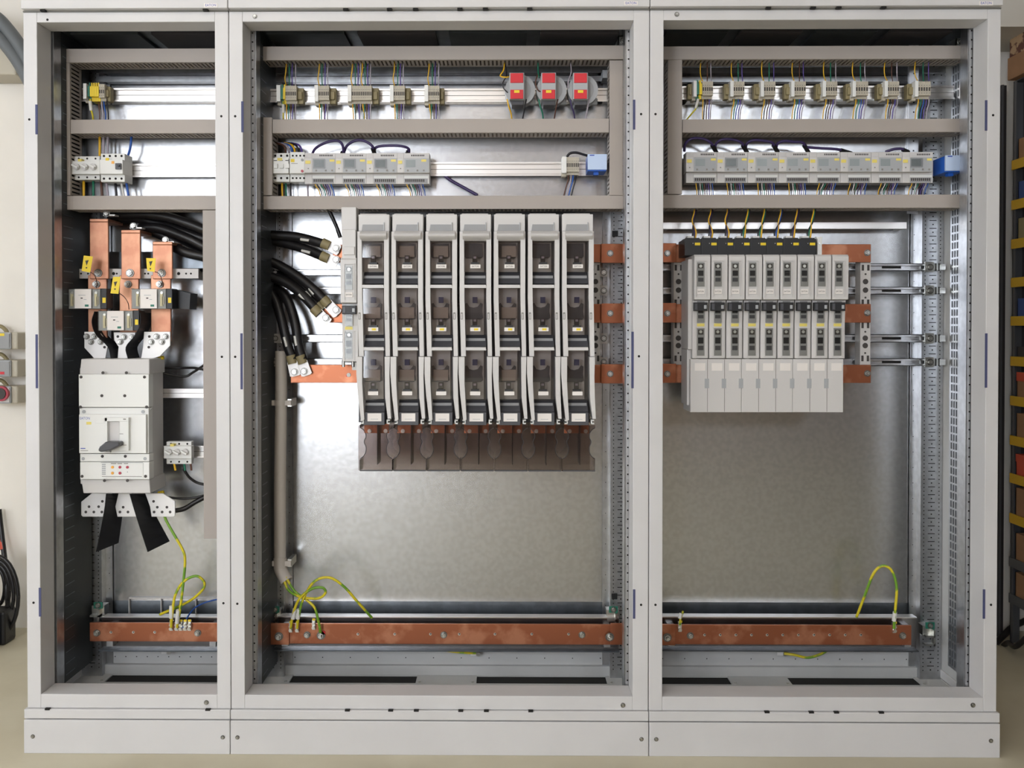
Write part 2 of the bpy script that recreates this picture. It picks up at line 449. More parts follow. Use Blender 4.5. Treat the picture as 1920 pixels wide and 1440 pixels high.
    # front perforated strips
    for side, px0, px1 in first_strips[name]:
        m = MB(); q0, q1 = P(px0, 700, FD + .004).x, P(px1, 700, FD + .004).x
        m.box(q0, q1, FD + .004, FD + .007, ZI0 - .02, ZI1 + .02, 'galv')
        hole_strip(m, (q0 + q1) / 2, FD + .004, ZI0, ZI1, .0265)
        xe = q1 if side == 'l' else q0; e = .0015
        m.box(xe - e, xe + e, FD + .004, FD + .05, ZI0 - .02, ZI1 + .02, 'galv')
        part('perforated_strip', m, t)
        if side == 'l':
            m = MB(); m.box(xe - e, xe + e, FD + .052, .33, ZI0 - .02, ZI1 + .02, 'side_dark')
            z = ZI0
            while z < ZI1: m.box(xe + e, xe + e + .0006, FD + .06, FD + .12, z, z + .0025, 'galv_dark'); z += .034
            part('side_mounting_plate', m, t)
    return t
first_strips = {'L': [('l', 90, 103)], 'M': [('l', 470, 481), ('r', 1172, 1183)], 'R': [('r', 1812, 1824)]}
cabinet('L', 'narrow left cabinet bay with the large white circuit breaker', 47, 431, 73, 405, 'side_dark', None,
        [(195, 420)], 395, 38, 427, True, False, (80, 385), (91, 391),
        dict(holes=[(55, 224), (415, 218), (63, 1130), (419, 1131), (89, 37)], slots=[(68.5, 196, 252), (69, 627, 728), (75, 1102, 1156)], bolts=[(387, 1317)]))
cabinet('M', 'wide middle cabinet bay holding the seven tall fuse switches', 431, 1217, 457, 1187, None, None,
        [(541, 779), (893, 1139)], 1183, 427, 1219, False, False, (648, 730, 779, 862, 910, 993), (652, 733, 781, 864, 912, 995),
        dict(holes=[(441, 218), (1202, 214), (445, 1132), (1202, 1134), (416, 669), (441, 669), (1198, 668)], slots=[(454.5, 190, 248), (1189, 187, 243), (1186, 622, 728), (1189, 1105, 1160), (453, 625, 730)], bolts=[(478, 31), (1168, 1322)]))
cabinet('R', 'right cabinet bay holding the row of small fuse units', 1217, 1873, 1243, 1848, None, 'paint_dull',
        [(1232, 1373), (1486, 1729)], 1849, 1219, 1882, False, True, (1441, 1525, 1573, 1657), (1437, 1520, 1567, 1651),
        dict(holes=[(1229, 214), (1229, 1134), (1862, 216), (1858, 1134)], slots=[(1849, 188, 245), (1849, 625, 727), (1845, 1105, 1160)], bolts=[(1269, 27), (1824, 1322)]))

# ------------------------------------------------------------ wiring ducts
YD, YE = 0.170, 0.255
def duct(label, x0, y0, x1, y1, vert=False, grp='slotted wiring ducts'):
    q = R(x0, y0, x1, y1, YD); t = thing('wiring_duct', label, 'wiring duct', ((q[0] + q[1]) / 2, YE, q[2]), grp)
    part('duct_cover', MB().box(q[0], q[1], YD, YD + .012, q[2], q[3], 'duct'), t, bev=.001)
    m = MB(); e = .0015; m.box(q[0] + e, q[1] - e, YE - .002, YE, q[2] + e, q[3] - e, 'duct')
    a, b = (q[2], q[3]) if vert else (q[0], q[1])
    for k in (0, 1):
        if vert:
            s0 = q[0] + e if k == 0 else q[1] - e - .0016; s1 = s0 + .0016
            m.box(s0, s1, YE - .014, YE, a, b, 'duct')
        else:
            s0 = q[2] + e if k == 0 else q[3] - e - .0016; s1 = s0 + .0016
            m.box(a, b, YE - .014, YE, s0, s1, 'duct')
        n = int((b - a) / .0125)
        for i in range(n):
            u = a + (i + .5) * (b - a) / n - .0036
            if vert: m.box(s0, s1, YD + .01, YE - .014, u, u + .0072, 'duct')
            else: m.box(u, u + .0072, YD + .01, YE - .014, s0, s1, 'duct')
    part('duct_trough', m, t)
    return t
duct('long duct along the top of the narrow left bay', 103, 91, 428, 117)
duct('horizontal duct below the yellow terminals of the left bay', 132, 224, 428, 250)
duct('horizontal duct right above the bare copper bars of the left bay', 103, 367, 428, 393)
duct('upright duct at the left edge of the left bay', 107, 118, 131, 366, True)
duct('upright duct down the right side of the left bay beside the breaker', 381, 394, 412, 1010, True)
duct('long duct along the top of the middle bay', 481, 86, 1173, 112)
duct('horizontal duct under the red capped transformers', 511, 223, 1142, 249)
duct('horizontal duct right above the seven tall fuse switches', 478, 367, 1171, 392)
duct('short upright duct at the left of the breakers in the middle bay', 485, 220, 510, 366, True)
duct('upright duct at the right edge of the middle bay', 1143, 113, 1168, 366, True)
duct('long duct along the top of the right bay', 1222, 86, 1815, 111)
duct('horizontal duct between terminal row and energy meters of the right bay', 1280, 223, 1815, 248)
duct('horizontal duct above the black fuse carriers of the right bay', 1222, 365, 1811, 390)
duct('upright duct at the left edge of the right bay', 1252, 112, 1279, 364, True)
# upright support bars behind the ducts
for i, (x, lb) in enumerate(((114, 'left bay'), (492, 'left side of the middle bay'), (1160, 'right side of the middle bay'), (1716, 'right bay'))):
    q = R(x - 6, 66, x + 6, 400, YE)
    if i == 3: q = R(1704, 66, 1722, 400, YE + .02)
    yf = YE if i != 3 else YE + .02
    m = MB().box(q[0], q[1], yf, .2855, q[2], q[3], 'galv').box(q[0], q[1], .2855, BP, q[3] - .03, q[3], 'galv'); hole_strip(m, (q[0] + q[1]) / 2, yf, q[2], q[3], .03)
    single('support_bar', m, 'perforated galvanised upright bar behind the ducts, %s' % lb, 'mounting bar')
for i, (x, y) in enumerate(((117, 82), (1168, 78), (1801, 80), (487, 80))):
    c = P(x, y, YD + .03)
    m = MB().box(c.x - .014, c.x + .014, c.y, c.y + .003, c.z - .014, c.z + .014, 'zinc').bolt((c.x, c.y, c.z + .003), .006).box(c.x - .014, c.x - .011, c.y, c.y + .05, c.z - .014, c.z + .014, 'zinc')
    m.box(c.x - .02, c.x + .02, c.y, c.y + .15, c.z - .03, c.z - .012, 'zinc')
    single('corner_bracket', m, 'zinc corner bracket over the top duct, %s' % ['left bay', 'right end of the middle bay', 'right bay', 'left end of the middle bay'][i], 'bracket')

for bay, x0, x1 in (('left', 139, 428), ('middle', 500, 1141), ('right', 1248, 1704)):
    q = R(x0, 196, x1, 397, .286); m = MB().box(q[0], q[1], .286, .288, q[2], q[3], 'galv_panel')
    for xx in (q[0], q[1] - .02): m.box(xx, xx + .02, .288, BP, q[2] + .02, q[3] - .02, 'galv')
    single('mounting_plate', m, 'bright galvanised plate behind the meters and breakers of the %s bay' % bay, 'mounting plate')
# ------------------------------------------------------------ DIN rails and channels
def din(label, x0, y0, x1, y1, Y=.255, name='din_rail', mt='alu_rail', h=None):
    q = R(x0, y0, x1, y1, Y); zc = (q[2] + q[3]) / 2; hh = (q[3] - q[2]) / 2
    m = MB(); m.box(q[0], q[1], Y, Y + .0015, zc + hh * .72, zc + hh, mt).box(q[0], q[1], Y, Y + .0015, zc - hh, zc - hh * .72, mt)
    m.box(q[0], q[1], Y, Y + .008, zc + hh * .70, zc + hh * .76, mt).box(q[0], q[1], Y, Y + .008, zc - hh * .76, zc - hh * .70, mt)
    m.box(q[0], q[1], Y + .0065, Y + .008, zc - hh * .74, zc + hh * .74, mt)
    m.box(q[0], q[1], Y + .006, Y + .0065, zc - .0008, zc + .0008, 'seam')
    yb_ = .286 if 200 < y0 < 380 else BP
    m.box(q[0] + .01, q[0] + .03, Y + .008, yb_, zc - .008, zc + .008, 'galv')
    m.box(q[1] - .03, q[1] - .01, Y + .008, yb_, zc - .008, zc + .008, 'galv')
    return single(name, m, label, 'mounting rail')
din('bright mounting rail to the right of the yellow earth terminals', 150, 165, 428, 190)
din('bright mounting rail behind the rotary breaker in the left bay', 140, 307, 428, 332)
din('short mounting rail with slots beside the small rotary breaker, lower left bay', 300, 836, 412, 858, .27)
din('mounting rail carrying terminals and red transformers in the middle bay', 500, 166, 1140, 191)
din('mounting rail carrying breakers and meters in the middle bay', 508, 304, 1142, 330)
din('mounting rail carrying the row of terminals in the right bay', 1279, 161, 1790, 186)
din('mounting rail behind the eight energy meters', 1282, 300, 1815, 330)
for bay, x0, x1 in (('left', 180, 428), ('middle', 500, 1140), ('right', 1279, 1780)):
    for j, (ya, yb) in enumerate(((126, 137), (143, 153))):
        q = R(x0, ya, x1, yb, .33)
        single('cross_rail', MB().box(q[0], q[1], .33, .335, q[2], q[3], 'galv').box(q[0], q[1], .335, .36, q[2], q[2] + .002, 'galv').box(q[0] + .02, q[0] + .03, .335, BP, q[2], q[3], 'galv_dark').box(q[1] - .03, q[1] - .02, .335, BP, q[2], q[3], 'galv_dark'),
               '%s galvanised strip behind the terminals of the %s bay' % (['upper', 'lower'][j], bay), 'mounting rail')

# ------------------------------------------------------------ terminals
RG = 'wires of the terminal strips'
def wire(label, pts, r, col, group, cat='wire'):
    m = MB(); m.tube([P(*p) for p in pts], r, col, 6, 4)
    return single('wire', m, label, cat, group)
CN = {'w_yellow': 'yellow', 'w_green': 'green', 'w_violet': 'violet', 'w_grey': 'pale grey', 'w_blue': 'blue', 'w_brown': 'brown', 'w_black': 'black', 'w_navy': 'dark violet', 'w_white': 'white'}
def terminals(label, x0, x1, y0, y1, n, white, stop, pe=None, Y=.205, tag=None):
    q = R(x0, y0, x1, y1, Y); t = thing('terminal_strip', label, 'terminal strip', ((q[0] + q[1]) / 2, .25, q[2]), 'terminal strips')
    w0 = (q[1] - q[0]) / n; hgt = q[3] - q[2]
    base = None; Yb = .252
    for i in range(n):
        a = q[0] + i * w0
        if base is None:
            m = MB().box(a + .0002, a + w0 - .0002, Y, Yb, q[2] + hgt * .16, q[3] - hgt * .02, 'beige')
            m.box(a + .0002, a + w0 - .0002, Y + .012, Yb, q[2], q[3] - hgt * .16, 'beige')
            m.box(a + w0 * .2, a + w0 * .8, Y - .0004, Y, q[2] + hgt * .42, q[2] + hgt * .64, 'ink')
            m.box(a + w0 * .3, a + w0 * .7, Y - .0004, Y, q[2] + hgt * .72, q[2] + hgt * .78, 'ink_soft')
            m.box(a + w0 * .3, a + w0 * .7, Y - .0004, Y, q[2] + hgt * .27, q[2] + hgt * .33, 'ink_soft')
            base = part('terminal', m, t)
        else:
            c = base.copy(); COL.objects.link(c); c.parent = t; c.location = (i * w0, 0, 0)
    a = R(white[0], y0, white[1], y1, Y)
    part('end_bracket', MB().box(a[0], a[1], Y - .004, Yb, q[2] + .004, q[3], 'plastic_white').box(a[0] - .001, a[1], Y + .015, Yb, q[2] - .004, q[2] + .01, 'beige'), t, label='white end bracket')
    if stop:
        a = R(stop[0], y0 + 5, stop[1], y1 + 2, Y + .02)
        part('end_stop', MB().box(a[0], a[1], Y + .02, Yb, a[2], a[3], 'olive').box(a[0] + .003, a[1] - .003, Y + .012, Y + .02, a[2] + .012, a[3] - .012, 'olive'), t, label='olive end stop', bev=.002)
    if pe:
        a = R(pe[0], y0 - 3, pe[1], y1, Y - .004); k = max(2, int((pe[1] - pe[0]) / 4)); ww = (a[1] - a[0]) / k
        for i in range(k):
            m = MB(); mm = 'pe_green' if i == 0 else 'yellow'; u = a[0] + i * ww
            m.box(u, u + ww * .92, Y + .01, Yb, a[2], a[3] - .008, mm).box(u, u + ww * .92, Y - .003, Y + .01, a[2] + .012, a[3] - .012, mm)
            m.box(u + .001, u + ww - .002, Y + .004, Y + .01, a[3] - .016, a[3], mm)
            part('earth_terminal', m, t, label='green and yellow earth terminal')
    return t
mid = [(535, 556, 6, (519, 526), (557, 569), (526, 535)), (597, 617, 6, (590, 597), (618, 630), None), (659, 697, 11, (652, 659), (698, 710), None),
       (738, 759, 6, (731, 738), (760, 770), None), (803, 824, 6, (796, 803), (825, 833), None)]
mwhere = ['beside the middle bay left post', 'left of the wide strip', 'with eleven ways, the widest', 'just right of the wide strip', 'nearest to the red transformers']
pal_up = ['w_yellow', 'w_green', 'w_violet', 'w_grey']; pal_dn = ['w_yellow', 'w_green', 'w_brown', 'w_violet', 'w_grey']
for i, (x0, x1, n, wh, st, pe) in enumerate(mid):
    terminals('beige terminal strip in the middle bay, %s' % mwhere[i], x0, x1, 160, 193, n, wh, st, pe)
    sets = [(0, 1)] if n < 10 else [(0, .5), (.5, 1)]
    for (a, b) in sets:
        xa, xb = x0 + (x1 - x0) * a, x0 + (x1 - x0) * b
        side = '' if n < 10 else (', its left half' if a == 0 else ', its right half')
        for j, cc in enumerate(pal_up):
            x = xa + 2 + (xb - xa - 4) * j / 3; dx = (-4 if j == 0 else random.uniform(-1, 1))
            wire('%s wire rising from the terminal strip %s%s' % (CN[cc], mwhere[i], side), [(x, 162, .225), (x + dx * .7, 148, .215), (x + dx * (1 if j else .2), 132, .21), (x + dx * .2 + 1, 112, .22)], .0016, cc, RG)
        for j, cc in enumerate(pal_dn):
            x = xa + 2 + (xb - xa - 4) * j / 4; dx = random.uniform(-2, 2) + (2 if j == 0 else 0)
            wire('%s wire hanging from the terminal strip %s%s' % (CN[cc], mwhere[i], side), [(x, 190, .225), (x + dx * .3, 203, .215), (x + dx, 215, .215), (x + dx, 232, .22)], .0016, cc, RG)
rt = [(1317, 1337, (1300, 1306), (1290, 1298), (1306, 1317)), (1375, 1396, (1369, 1375), (1358, 1368), None), (1432, 1454, (1426, 1432), (1414, 1425), None),
      (1489, 1511, (1483, 1489), (1471, 1482), None), (1548, 1570, (1542, 1548), (1530, 1541), None), (1604, 1628, (1598, 1604), (1586, 1597), None),
      (1664, 1686, (1658, 1664), (1645, 1657), None), (1721, 1745, (1715, 1721), (1701, 1713), None)]
for i, (x0, x1, wh, st, pe) in enumerate(rt):
    terminals('beige terminal strip, %s of eight from the left in the right bay' % ORD[i], x0, x1, 152, 184, 5, wh, st, pe)
    for j, cc in enumerate(('w_yellow', 'w_green' if i % 3 else 'w_brown', 'w_violet' if i in (1, 2, 3, 7) else 'w_grey')):
        x = x0 + 1 + (x1 - x0 - 4) * j / 2; dx = (-5 if j == 0 else random.uniform(-2, 1)); dx += -2 if i > 4 else 0
        wire('%s wire rising from the %s terminal strip of the right bay' % (CN[cc], ORD[i]), [(x, 154, .225), (x + dx * .8, 143, .215), (x + dx, 130, .21), (x + dx * .7, 110, .22)], .0016, cc, RG)
    for j, cc in enumerate(('w_yellow', 'w_green' if i % 2 else 'w_black', 'w_blue' if i % 2 else 'w_brown', 'w_violet', 'w_grey')):
        x = x0 + 1 + (x1 - x0 - 4) * j / 4; dx = -6 + random.uniform(-1, 1)
        if i == 0: dx += 4
        wire('%s wire hanging from the %s terminal strip of the right bay' % (CN[cc], ORD[i]), [(x, 182, .225), (x + dx * .1, 195, .215), (x + dx * .7, 208, .215), (x + dx, 230, .22)], .0016, cc, RG)
def marker_wire(label, pts, mpts, r=.0022):
    m = MB(); m.tube([P(*p) for p in pts], r, 'earth', 8, 6)
    o = single('earth_wire', m, label, 'wire', 'yellow and green earth wires')
    part('cable_marker', MB().tube([P(*p) for p in mpts], r * 1.9, 'w_white', 8, 3), o, label='white marker sleeve')
    return o
marker_wire('striped earth wire with white sleeve under the right bay earth terminal', [(1310, 182, .21), (1307, 200, .205), (1298, 212, .2), (1286, 226, .22)], [(1309, 186, .208), (1307, 194, .206), (1304, 204, .204)])
marker_wire('striped earth wire with white sleeve below the first terminals of the middle bay', [(531, 190, .21), (531, 215, .205), (532, 230, .22)], [(531, 196, .208), (531, 204, .207), (531, 212, .206)])
# left bay earth terminals
tt = terminals('cluster of yellow and green earth terminals in the left bay', 185, 196, 157, 188, 3, (157, 163), (197, 207), (164, 185))
for cc, x, dx in (('w_brown', 185, 2), ('w_grey', 190, 3), ('w_blue', 194, 4), ('w_black', 200, 3)):
    wire('%s wire hanging from the yellow earth terminals of the left bay' % CN[cc], [(x, 186, .225), (x + dx * .4, 200, .215), (x + dx, 214, .215), (x + dx, 232, .22)], .0022, cc, RG)
marker_wire('striped earth wire with white sleeve under the left bay earth terminals', [(169, 186, .21), (171, 205, .205), (174, 218, .205), (175, 232, .22)], [(169, 190, .208), (170, 200, .206), (171, 208, .205)], .0028)

# ------------------------------------------------------------ current transformers with red caps
for i, x in enumerate((969, 1028, 1087)):
    Yf = .165; c = P(x, 166, .20); zb = P(x, 166, Yf)
    s = 1.0
    if i == 0:
        t = thing('current_transformer', '', 'current transformer', (c.x, .25, c.z), 'red capped transformers')
        m = MB().cyl((c.x + .01, .20, c.z - .004), .046, .05, 'ct_grey', n=40)
        m.cyl((c.x + .01, .1985, c.z - .004), .033, .002, 'plastic_grey', n=36)
        m.box(c.x + .035, c.x + .058, .235, .252, c.z - .04, c.z - .02, 'ct_grey')
        part('ring_body', m, t, bev=.003)
        q = R(x - 14, 136, x + 14, 186, Yf)
        m = MB().box(q[0], q[1], Yf, .245, q[2], q[3], 'ct_grey').pprism([(x - 14, 186), (x + 14, 186), (x + 12, 197), (x - 10, 197)], Yf + .02, .24, 'dark_grey')
        part('housing', m, t, bev=.002)
        for ya, yb, nm in ((137, 155, 'cap'), (168, 185, 'cap')):
            m = MB().pb(x - 12, ya, x + 12, yb, Yf - .003, Yf + .01, 'red')
            pp = part('cap', m, t, label='red cap', bev=.001)
        q = MB().pb(x - 5, 169, x + 5, 174, Yf - .004, Yf - .003, 'yellow'); part('tag', q, pp, label='yellow tag')
        ct0, c0 = t, c
        t['label'] = 'grey current transformer with red caps, yellow and black wires'
    else:
        dup(ct0, (c.x, .25, c.z), ['', 'grey current transformer with red caps, green and brown wires', 'grey current transformer with red caps, blue and pale wires'][i])
CTG = 'leads of the red capped transformers'
for x, a, b in ((969, 'w_yellow', 'w_black'), (1028, 'w_green', 'w_brown'), (1087, 'w_navy', 'w_grey')):
    wire('%s lead running down from a red capped transformer' % CN[a], [(x - 18, 186, .2), (x - 15, 200, .2), (x - 11, 212, .21), (x - 9, 228, .22)], .0022, a, CTG)
    wire('%s lead running down from a red capped transformer' % CN[b], [(x + 18, 186, .2), (x + 15, 200, .2), (x + 13, 212, .21), (x + 10, 228, .22)], .0022, b, CTG)
wire('yellow lead hooking into the top of a red capped transformer', [(946, 118, .22), (944, 132, .2), (938, 142, .195), (948, 145, .19), (958, 143, .2)], .0022, 'w_yellow', CTG)
wire('black lead hanging beside the yellow transformer lead', [(947, 118, .22), (950, 140, .21), (943, 155, .195), (944, 165, .195), (952, 174, .2)], .0018, 'w_black', CTG)
wire('green lead dropping behind the middle transformer', [(1009, 118, .22), (1009, 134, .21), (1011, 146, .2)], .002, 'w_green', CTG)
wire('brown lead curling onto the middle transformer', [(1008, 140, .2), (1004, 155, .195), (1008, 168, .195), (1013, 172, .2)], .002, 'w_brown', CTG)
wire('pale lead dropping to the right transformer', [(1070, 118, .22), (1071, 136, .2), (1066, 150, .195), (1065, 165, .195)], .0018, 'w_grey', CTG)
q = R(1130, 131, 1140, 146, .28); single('rail_end_cap', MB().box(q[0], q[1], .28, .335, q[2], q[3], 'ct_grey'), 'grey end cap on the strip at the right of the transformers', 'end cap')

# ------------------------------------------------------------ meters and modules
MY = .185
def meter_parts(t, x0, x1, yt, mod=False, glare=False):
    w_ = x1 - x0; m = MB()
    m.pb(x0, yt, x1, yt + 58, MY + .022, .254, 'plastic').pb(x0, yt + 9, x1, yt + 37, MY + .001, .24, 'plastic')
    part('housing', m, t, bev=.001)
    if not mod:
        m = MB()
        for j in range(8): m.pb(x0 + 14 + j * 3.2, yt + 3, x0 + 16 + j * 3.2, yt + 6, MY + .0215, MY + .022, 'ink')
        m.pb(x0 + 1, yt + 43, x1 - 2, yt + 47, MY + .021, MY + .03, 'plastic_white').pb(x0 + 1, yt + 48, x1 - 3, yt + 57, MY + .0212, MY + .03, 'plastic_grey')
        for j in range(10): m.pb(x0 + 3 + j * 3.7, yt + 49, x0 + 5.4 + j * 3.7, yt + 54, MY + .0205, MY + .0212, 'ink')
        part('terminal_row', m, t)
        m = MB().pb(x0 + 1, yt + 10, x1 - 1, yt + 36, MY, MY + .002, 'ct_grey')
        part('front_plate', m, t)
        part('display', MB().pb(x0 + 4, yt + 13, x0 + 22, yt + 26, MY - .0008, MY, 'lcd'), t, label='grey display')
        if glare: part('film', MB().pb(x0 + 2, yt + 11, x0 + 25, yt + 29, MY - .003, MY - .0025, 'film'), t, label='loose clear film')
        m = MB()
        for bx in (6, 24, 36): m.pb(x0 + bx, yt + 31, x0 + bx + 3, yt + 34, MY - .002, MY, 'ink_soft')
        part('button', m, t)
        part('tag', MB().pb(x0 + 33, yt + 12, x0 + 42, yt + 16, MY - .001, MY, 'yellow_soft'), t, label='yellow tag')
    else:
        part('tag', MB().pb(x0 + 1.5, yt + 14, x0 + w_ - 3, yt + 20, MY - .001, MY, 'yellow_soft'), t, label='yellow tag')
        part('lamp', MB().pb(x0 + w_ / 2 - 1, yt + 28, x0 + w_ / 2 + 1, yt + 30, MY - .001, MY, 'ink_soft'), t)
def meter_at(x0, x1, yt, label, mod=False, glare=False):
    c = P((x0 + x1) / 2, yt + 58, MY)
    t = thing('communication_module' if mod else 'energy_meter', label, 'module' if mod else 'energy meter', (c.x, .25, c.z), 'communication modules' if mod else 'energy meters')
    meter_parts(t, x0, x1, yt, mod, glare); return t
WG = 'wires under the energy meters'
wcols = ['w_yellow', 'w_black', 'w_white', 'w_green', 'w_brown', 'w_navy', 'w_violet', 'w_grey', 'w_blue']
ms = [(585, 629), (642, 687), (700, 745), (757, 805)]
for i, (a, b) in enumerate(ms):
    meter_at(a, b, 287, 'energy meter in the middle bay, %s' % ['beside the breaker with the red button', 'second from the breakers', 'with film on its display, third from the breakers', 'last before the bare rail'][i], glare=i < 3)
    for j, cc in enumerate(wcols):
        x = a + 5 + j * 3.8; dx = 9 if i else 12; dx = dx * (1 - j / 20)
        wire('%s wire fanning down from the %s energy meter of the middle bay' % (CN[cc], ORD[i]), [(x, 343, .215), (x + dx * .2, 349, .21), (x + dx * .7, 358, .21), (x + dx, 374, .22)], .0013 if i else .0017, cc, WG)
for i, (a, b) in enumerate(((571, 585), (629, 642), (687, 700), (745, 757))):
    meter_at(a, b, 287, 'slim module with yellow tag left of the %s energy meter, middle bay' % ORD[i], mod=True)
for i in range(8):
    a = 1300 + i * 57.9
    meter_at(a, a + 44, 285, 'energy meter, %s of eight from the left in the right bay' % ORD[i], glare=i in (1, 7))
    meter_at(a - 13.5, a, 285, 'slim module with yellow tag left of the %s energy meter, right bay' % ORD[i], mod=True)
    for j, cc in enumerate(wcols):
        x = a + 5 + j * 3.8; dx = (2 if i < 4 else -7) * (.5 + random.random() * .8)
        wire('%s wire fanning down from the %s energy meter of the right bay' % (CN[cc], ORD[i]), [(x, 342, .215), (x + dx * .2, 348, .21), (x + dx * .8, 358, .21), (x + dx, 374, .22)], .0013, cc, WG)
# looping cables above the meters
LG = 'looping bus cables over the meters'
def loop(label, pts, r=.0042):
    o = single('bus_cable', MB().tube([P(*p) for p in pts], r, 'w_navy', 8, 6), label, 'cable', LG)
    a, b = P(*pts[-1]), P(*pts[-2]); d = b - a
    part('plug', MB().tube([a - d * .3, a + d * .7], .007, 'black', 8, 1), o, label='black plug')
loop('dark violet cable arching over the first meter of the middle bay', [(585, 290, .23), (592, 278, .22), (612, 267, .21), (632, 264, .21), (641, 270, .21), (644, 282, .22), (640, 292, .23)])
loop('dark violet cable arching over the second meter of the middle bay', [(644, 290, .23), (650, 274, .22), (665, 264, .21), (682, 264, .21), (698, 274, .21), (702, 288, .23)])
loop('flat dark violet cable loop over the third meter of the middle bay', [(701, 290, .23), (706, 276, .22), (735, 273, .21), (758, 275, .21), (767, 281, .22), (763, 290, .23)])
for i in range(4):
    a = 1283 + i * 57.5
    loop('dark violet cable arching over the %s meter of the right bay' % ORD[i], [(a, 284, .23), (a + 2, 270, .22), (a + 14, 260 + i * 1.5, .21), (a + 34, 260 + i * 2, .21), (a + 50, 268, .21), (a + 58, 282, .23)])
loop('dark violet cable running flat above the fifth and sixth meters', [(1512, 276, .22), (1540, 278, .22), (1570, 280, .22), (1590, 286, .23)])
loop('dark violet cable above the seventh meter ending in a red plug', [(1660, 285, .23), (1675, 280, .22), (1690, 279, .22), (1700, 284, .23)])
single('cable', MB().tube([P(832, 328, .26), P(845, 338, .26), P(870, 352, .25), P(895, 366, .24)], .005, 'w_navy', 8, 5), 'single dark cable slanting down behind the bare rail of the middle bay', 'cable')
# small breakers in the middle bay
c = P(525, 345, MY); t = thing('miniature_breaker', 'white three pole miniature breaker at the left end of the middle bay', 'circuit breaker', (c.x, .25, c.z))
part('housing', MB().pb(511, 287, 543, 341, MY + .02, .254, 'plastic_white').pb(508, 296, 541, 325, MY, .23, 'plastic_white'), t, bev=.001)
for j in range(3):
    x = 512 + j * 11
    part('toggle', MB().pb(x + 1, 307, x + 8, 315, MY - .006, MY, 'plastic_white').pb(x + 1, 300, x + 7, 301.5, MY - .0006, MY, 'ink'), t)
m = MB()
for j in range(3):
    for y in (292, 334): q = P(516 + j * 11.2, y, MY + .02); m.cyl((q.x, q.y - .0006, q.z), .0036, .002, 'hole', n=10)
part('terminal_holes', m, t)
part('tag', MB().pb(520, 296, 529, 301, MY - .001, MY, 'yellow_soft'), t, label='yellow tag')
c = P(557, 345, MY); t = thing('motor_breaker', 'white breaker with a small red button in the middle bay', 'circuit breaker', (c.x, .25, c.z))
part('housing', MB().pb(544, 285, 571, 341, MY + .02, .254, 'plastic_white').pb(543, 296, 571, 325, MY, .23, 'plastic_white'), t, bev=.001)
m = MB()
for j in range(4):
    for y in (292, 334): q = P(549 + j * 7, y, MY + .02); m.cyl((q.x, q.y - .0006, q.z), .003, .002, 'hole', n=10)
q = P(567, 300, MY); m.cyl((q.x, q.y - .003, q.z), .004, .003, 'plastic_grey')
m.pb(546, 306, 558, 307, MY - .0004, MY, 'ink_soft')
part('terminal_holes', m, t)
q = P(567, 321, MY); part('button', MB().cyl((q.x, q.y - .004, q.z), .004, .004, 'red_btn'), t, label='red push button')
part('tag', MB().pb(545, 298, 552, 304, MY - .001, MY, 'yellow'), t, label='yellow tag')
for cc, x in (('w_brown', 536), ('w_grey', 542), ('w_blue', 548), ('w_yellow', 553), ('w_black', 560), ('w_violet', 566)):
    wire('%s wire bent over the small breakers of the middle bay' % CN[cc], [(x, 290, .235), (x - 1, 280, .22), (x - 6, 272, .225), (x - 20, 268, .24)], .0032, cc, 'wires bent over the small breakers')
for cc, x in (('w_yellow', 529), ('w_green', 536), ('w_black', 545), ('w_grey', 577)):
    wire('%s wire below the small breakers of the middle bay' % CN[cc], [(x, 341, .235), (x, 355, .23), (x + 1, 374, .23)], .003, cc, 'wires below the small breakers')
# small terminal cluster and blue relay boxes
terminals('small terminal strip with a blue centre, left of the pale blue box', 1062, 1086, 294, 327, 7, (1054, 1062), None)
for cc, x in (('w_brown', 1066), ('w_grey', 1071), ('w_blue', 1075), ('w_black', 1080)):
    wire('%s wire under the small terminal strip beside the pale blue box' % CN[cc], [(x, 325, .225), (x - 1, 338, .215), (x - 5, 352, .215), (x - 10, 372, .22)], .002, cc, 'wires under the small terminal strip')
single('cable', MB().tube([P(1062, 296, .23), P(1068, 288, .225), P(1080, 286, .225), P(1095, 290, .23), P(1108, 294, .24)], .004, 'w_black', 8, 5), 'black cable arching from the small terminals into the pale blue box', 'cable')
for i, (x0, x1, y0, y1, lb) in enumerate(((1102, 1138, 289, 318, 'pale blue box with dark blue sides at the right end of the middle bay'), (1773, 1809, 291, 320, 'pale blue box with bright blue sides at the right of the energy meters'))):
    q = R(x0, y0, x1, y1, .165); t = thing('relay_box', lb, 'relay box', ((q[0] + q[1]) / 2, .25, q[2]), 'blue relay boxes')
    part('lid', MB().box(q[0], q[1], .165, .172, q[2], q[3], 'blue_face').box(q[0] + .006, q[0] + .02, .1645, .165, q[3] - .005, q[3] - .002, 'logo_blue'), t, bev=.001)
    part('body', MB().box(q[0] + .001, q[1] - .001, .172, .252, q[2] - .003, q[3] - .001, 'blue_box').box(q[0] + .02, q[0] + .035, .19, .21, q[2] - .012, q[2] - .003, 'blue_box'), t)

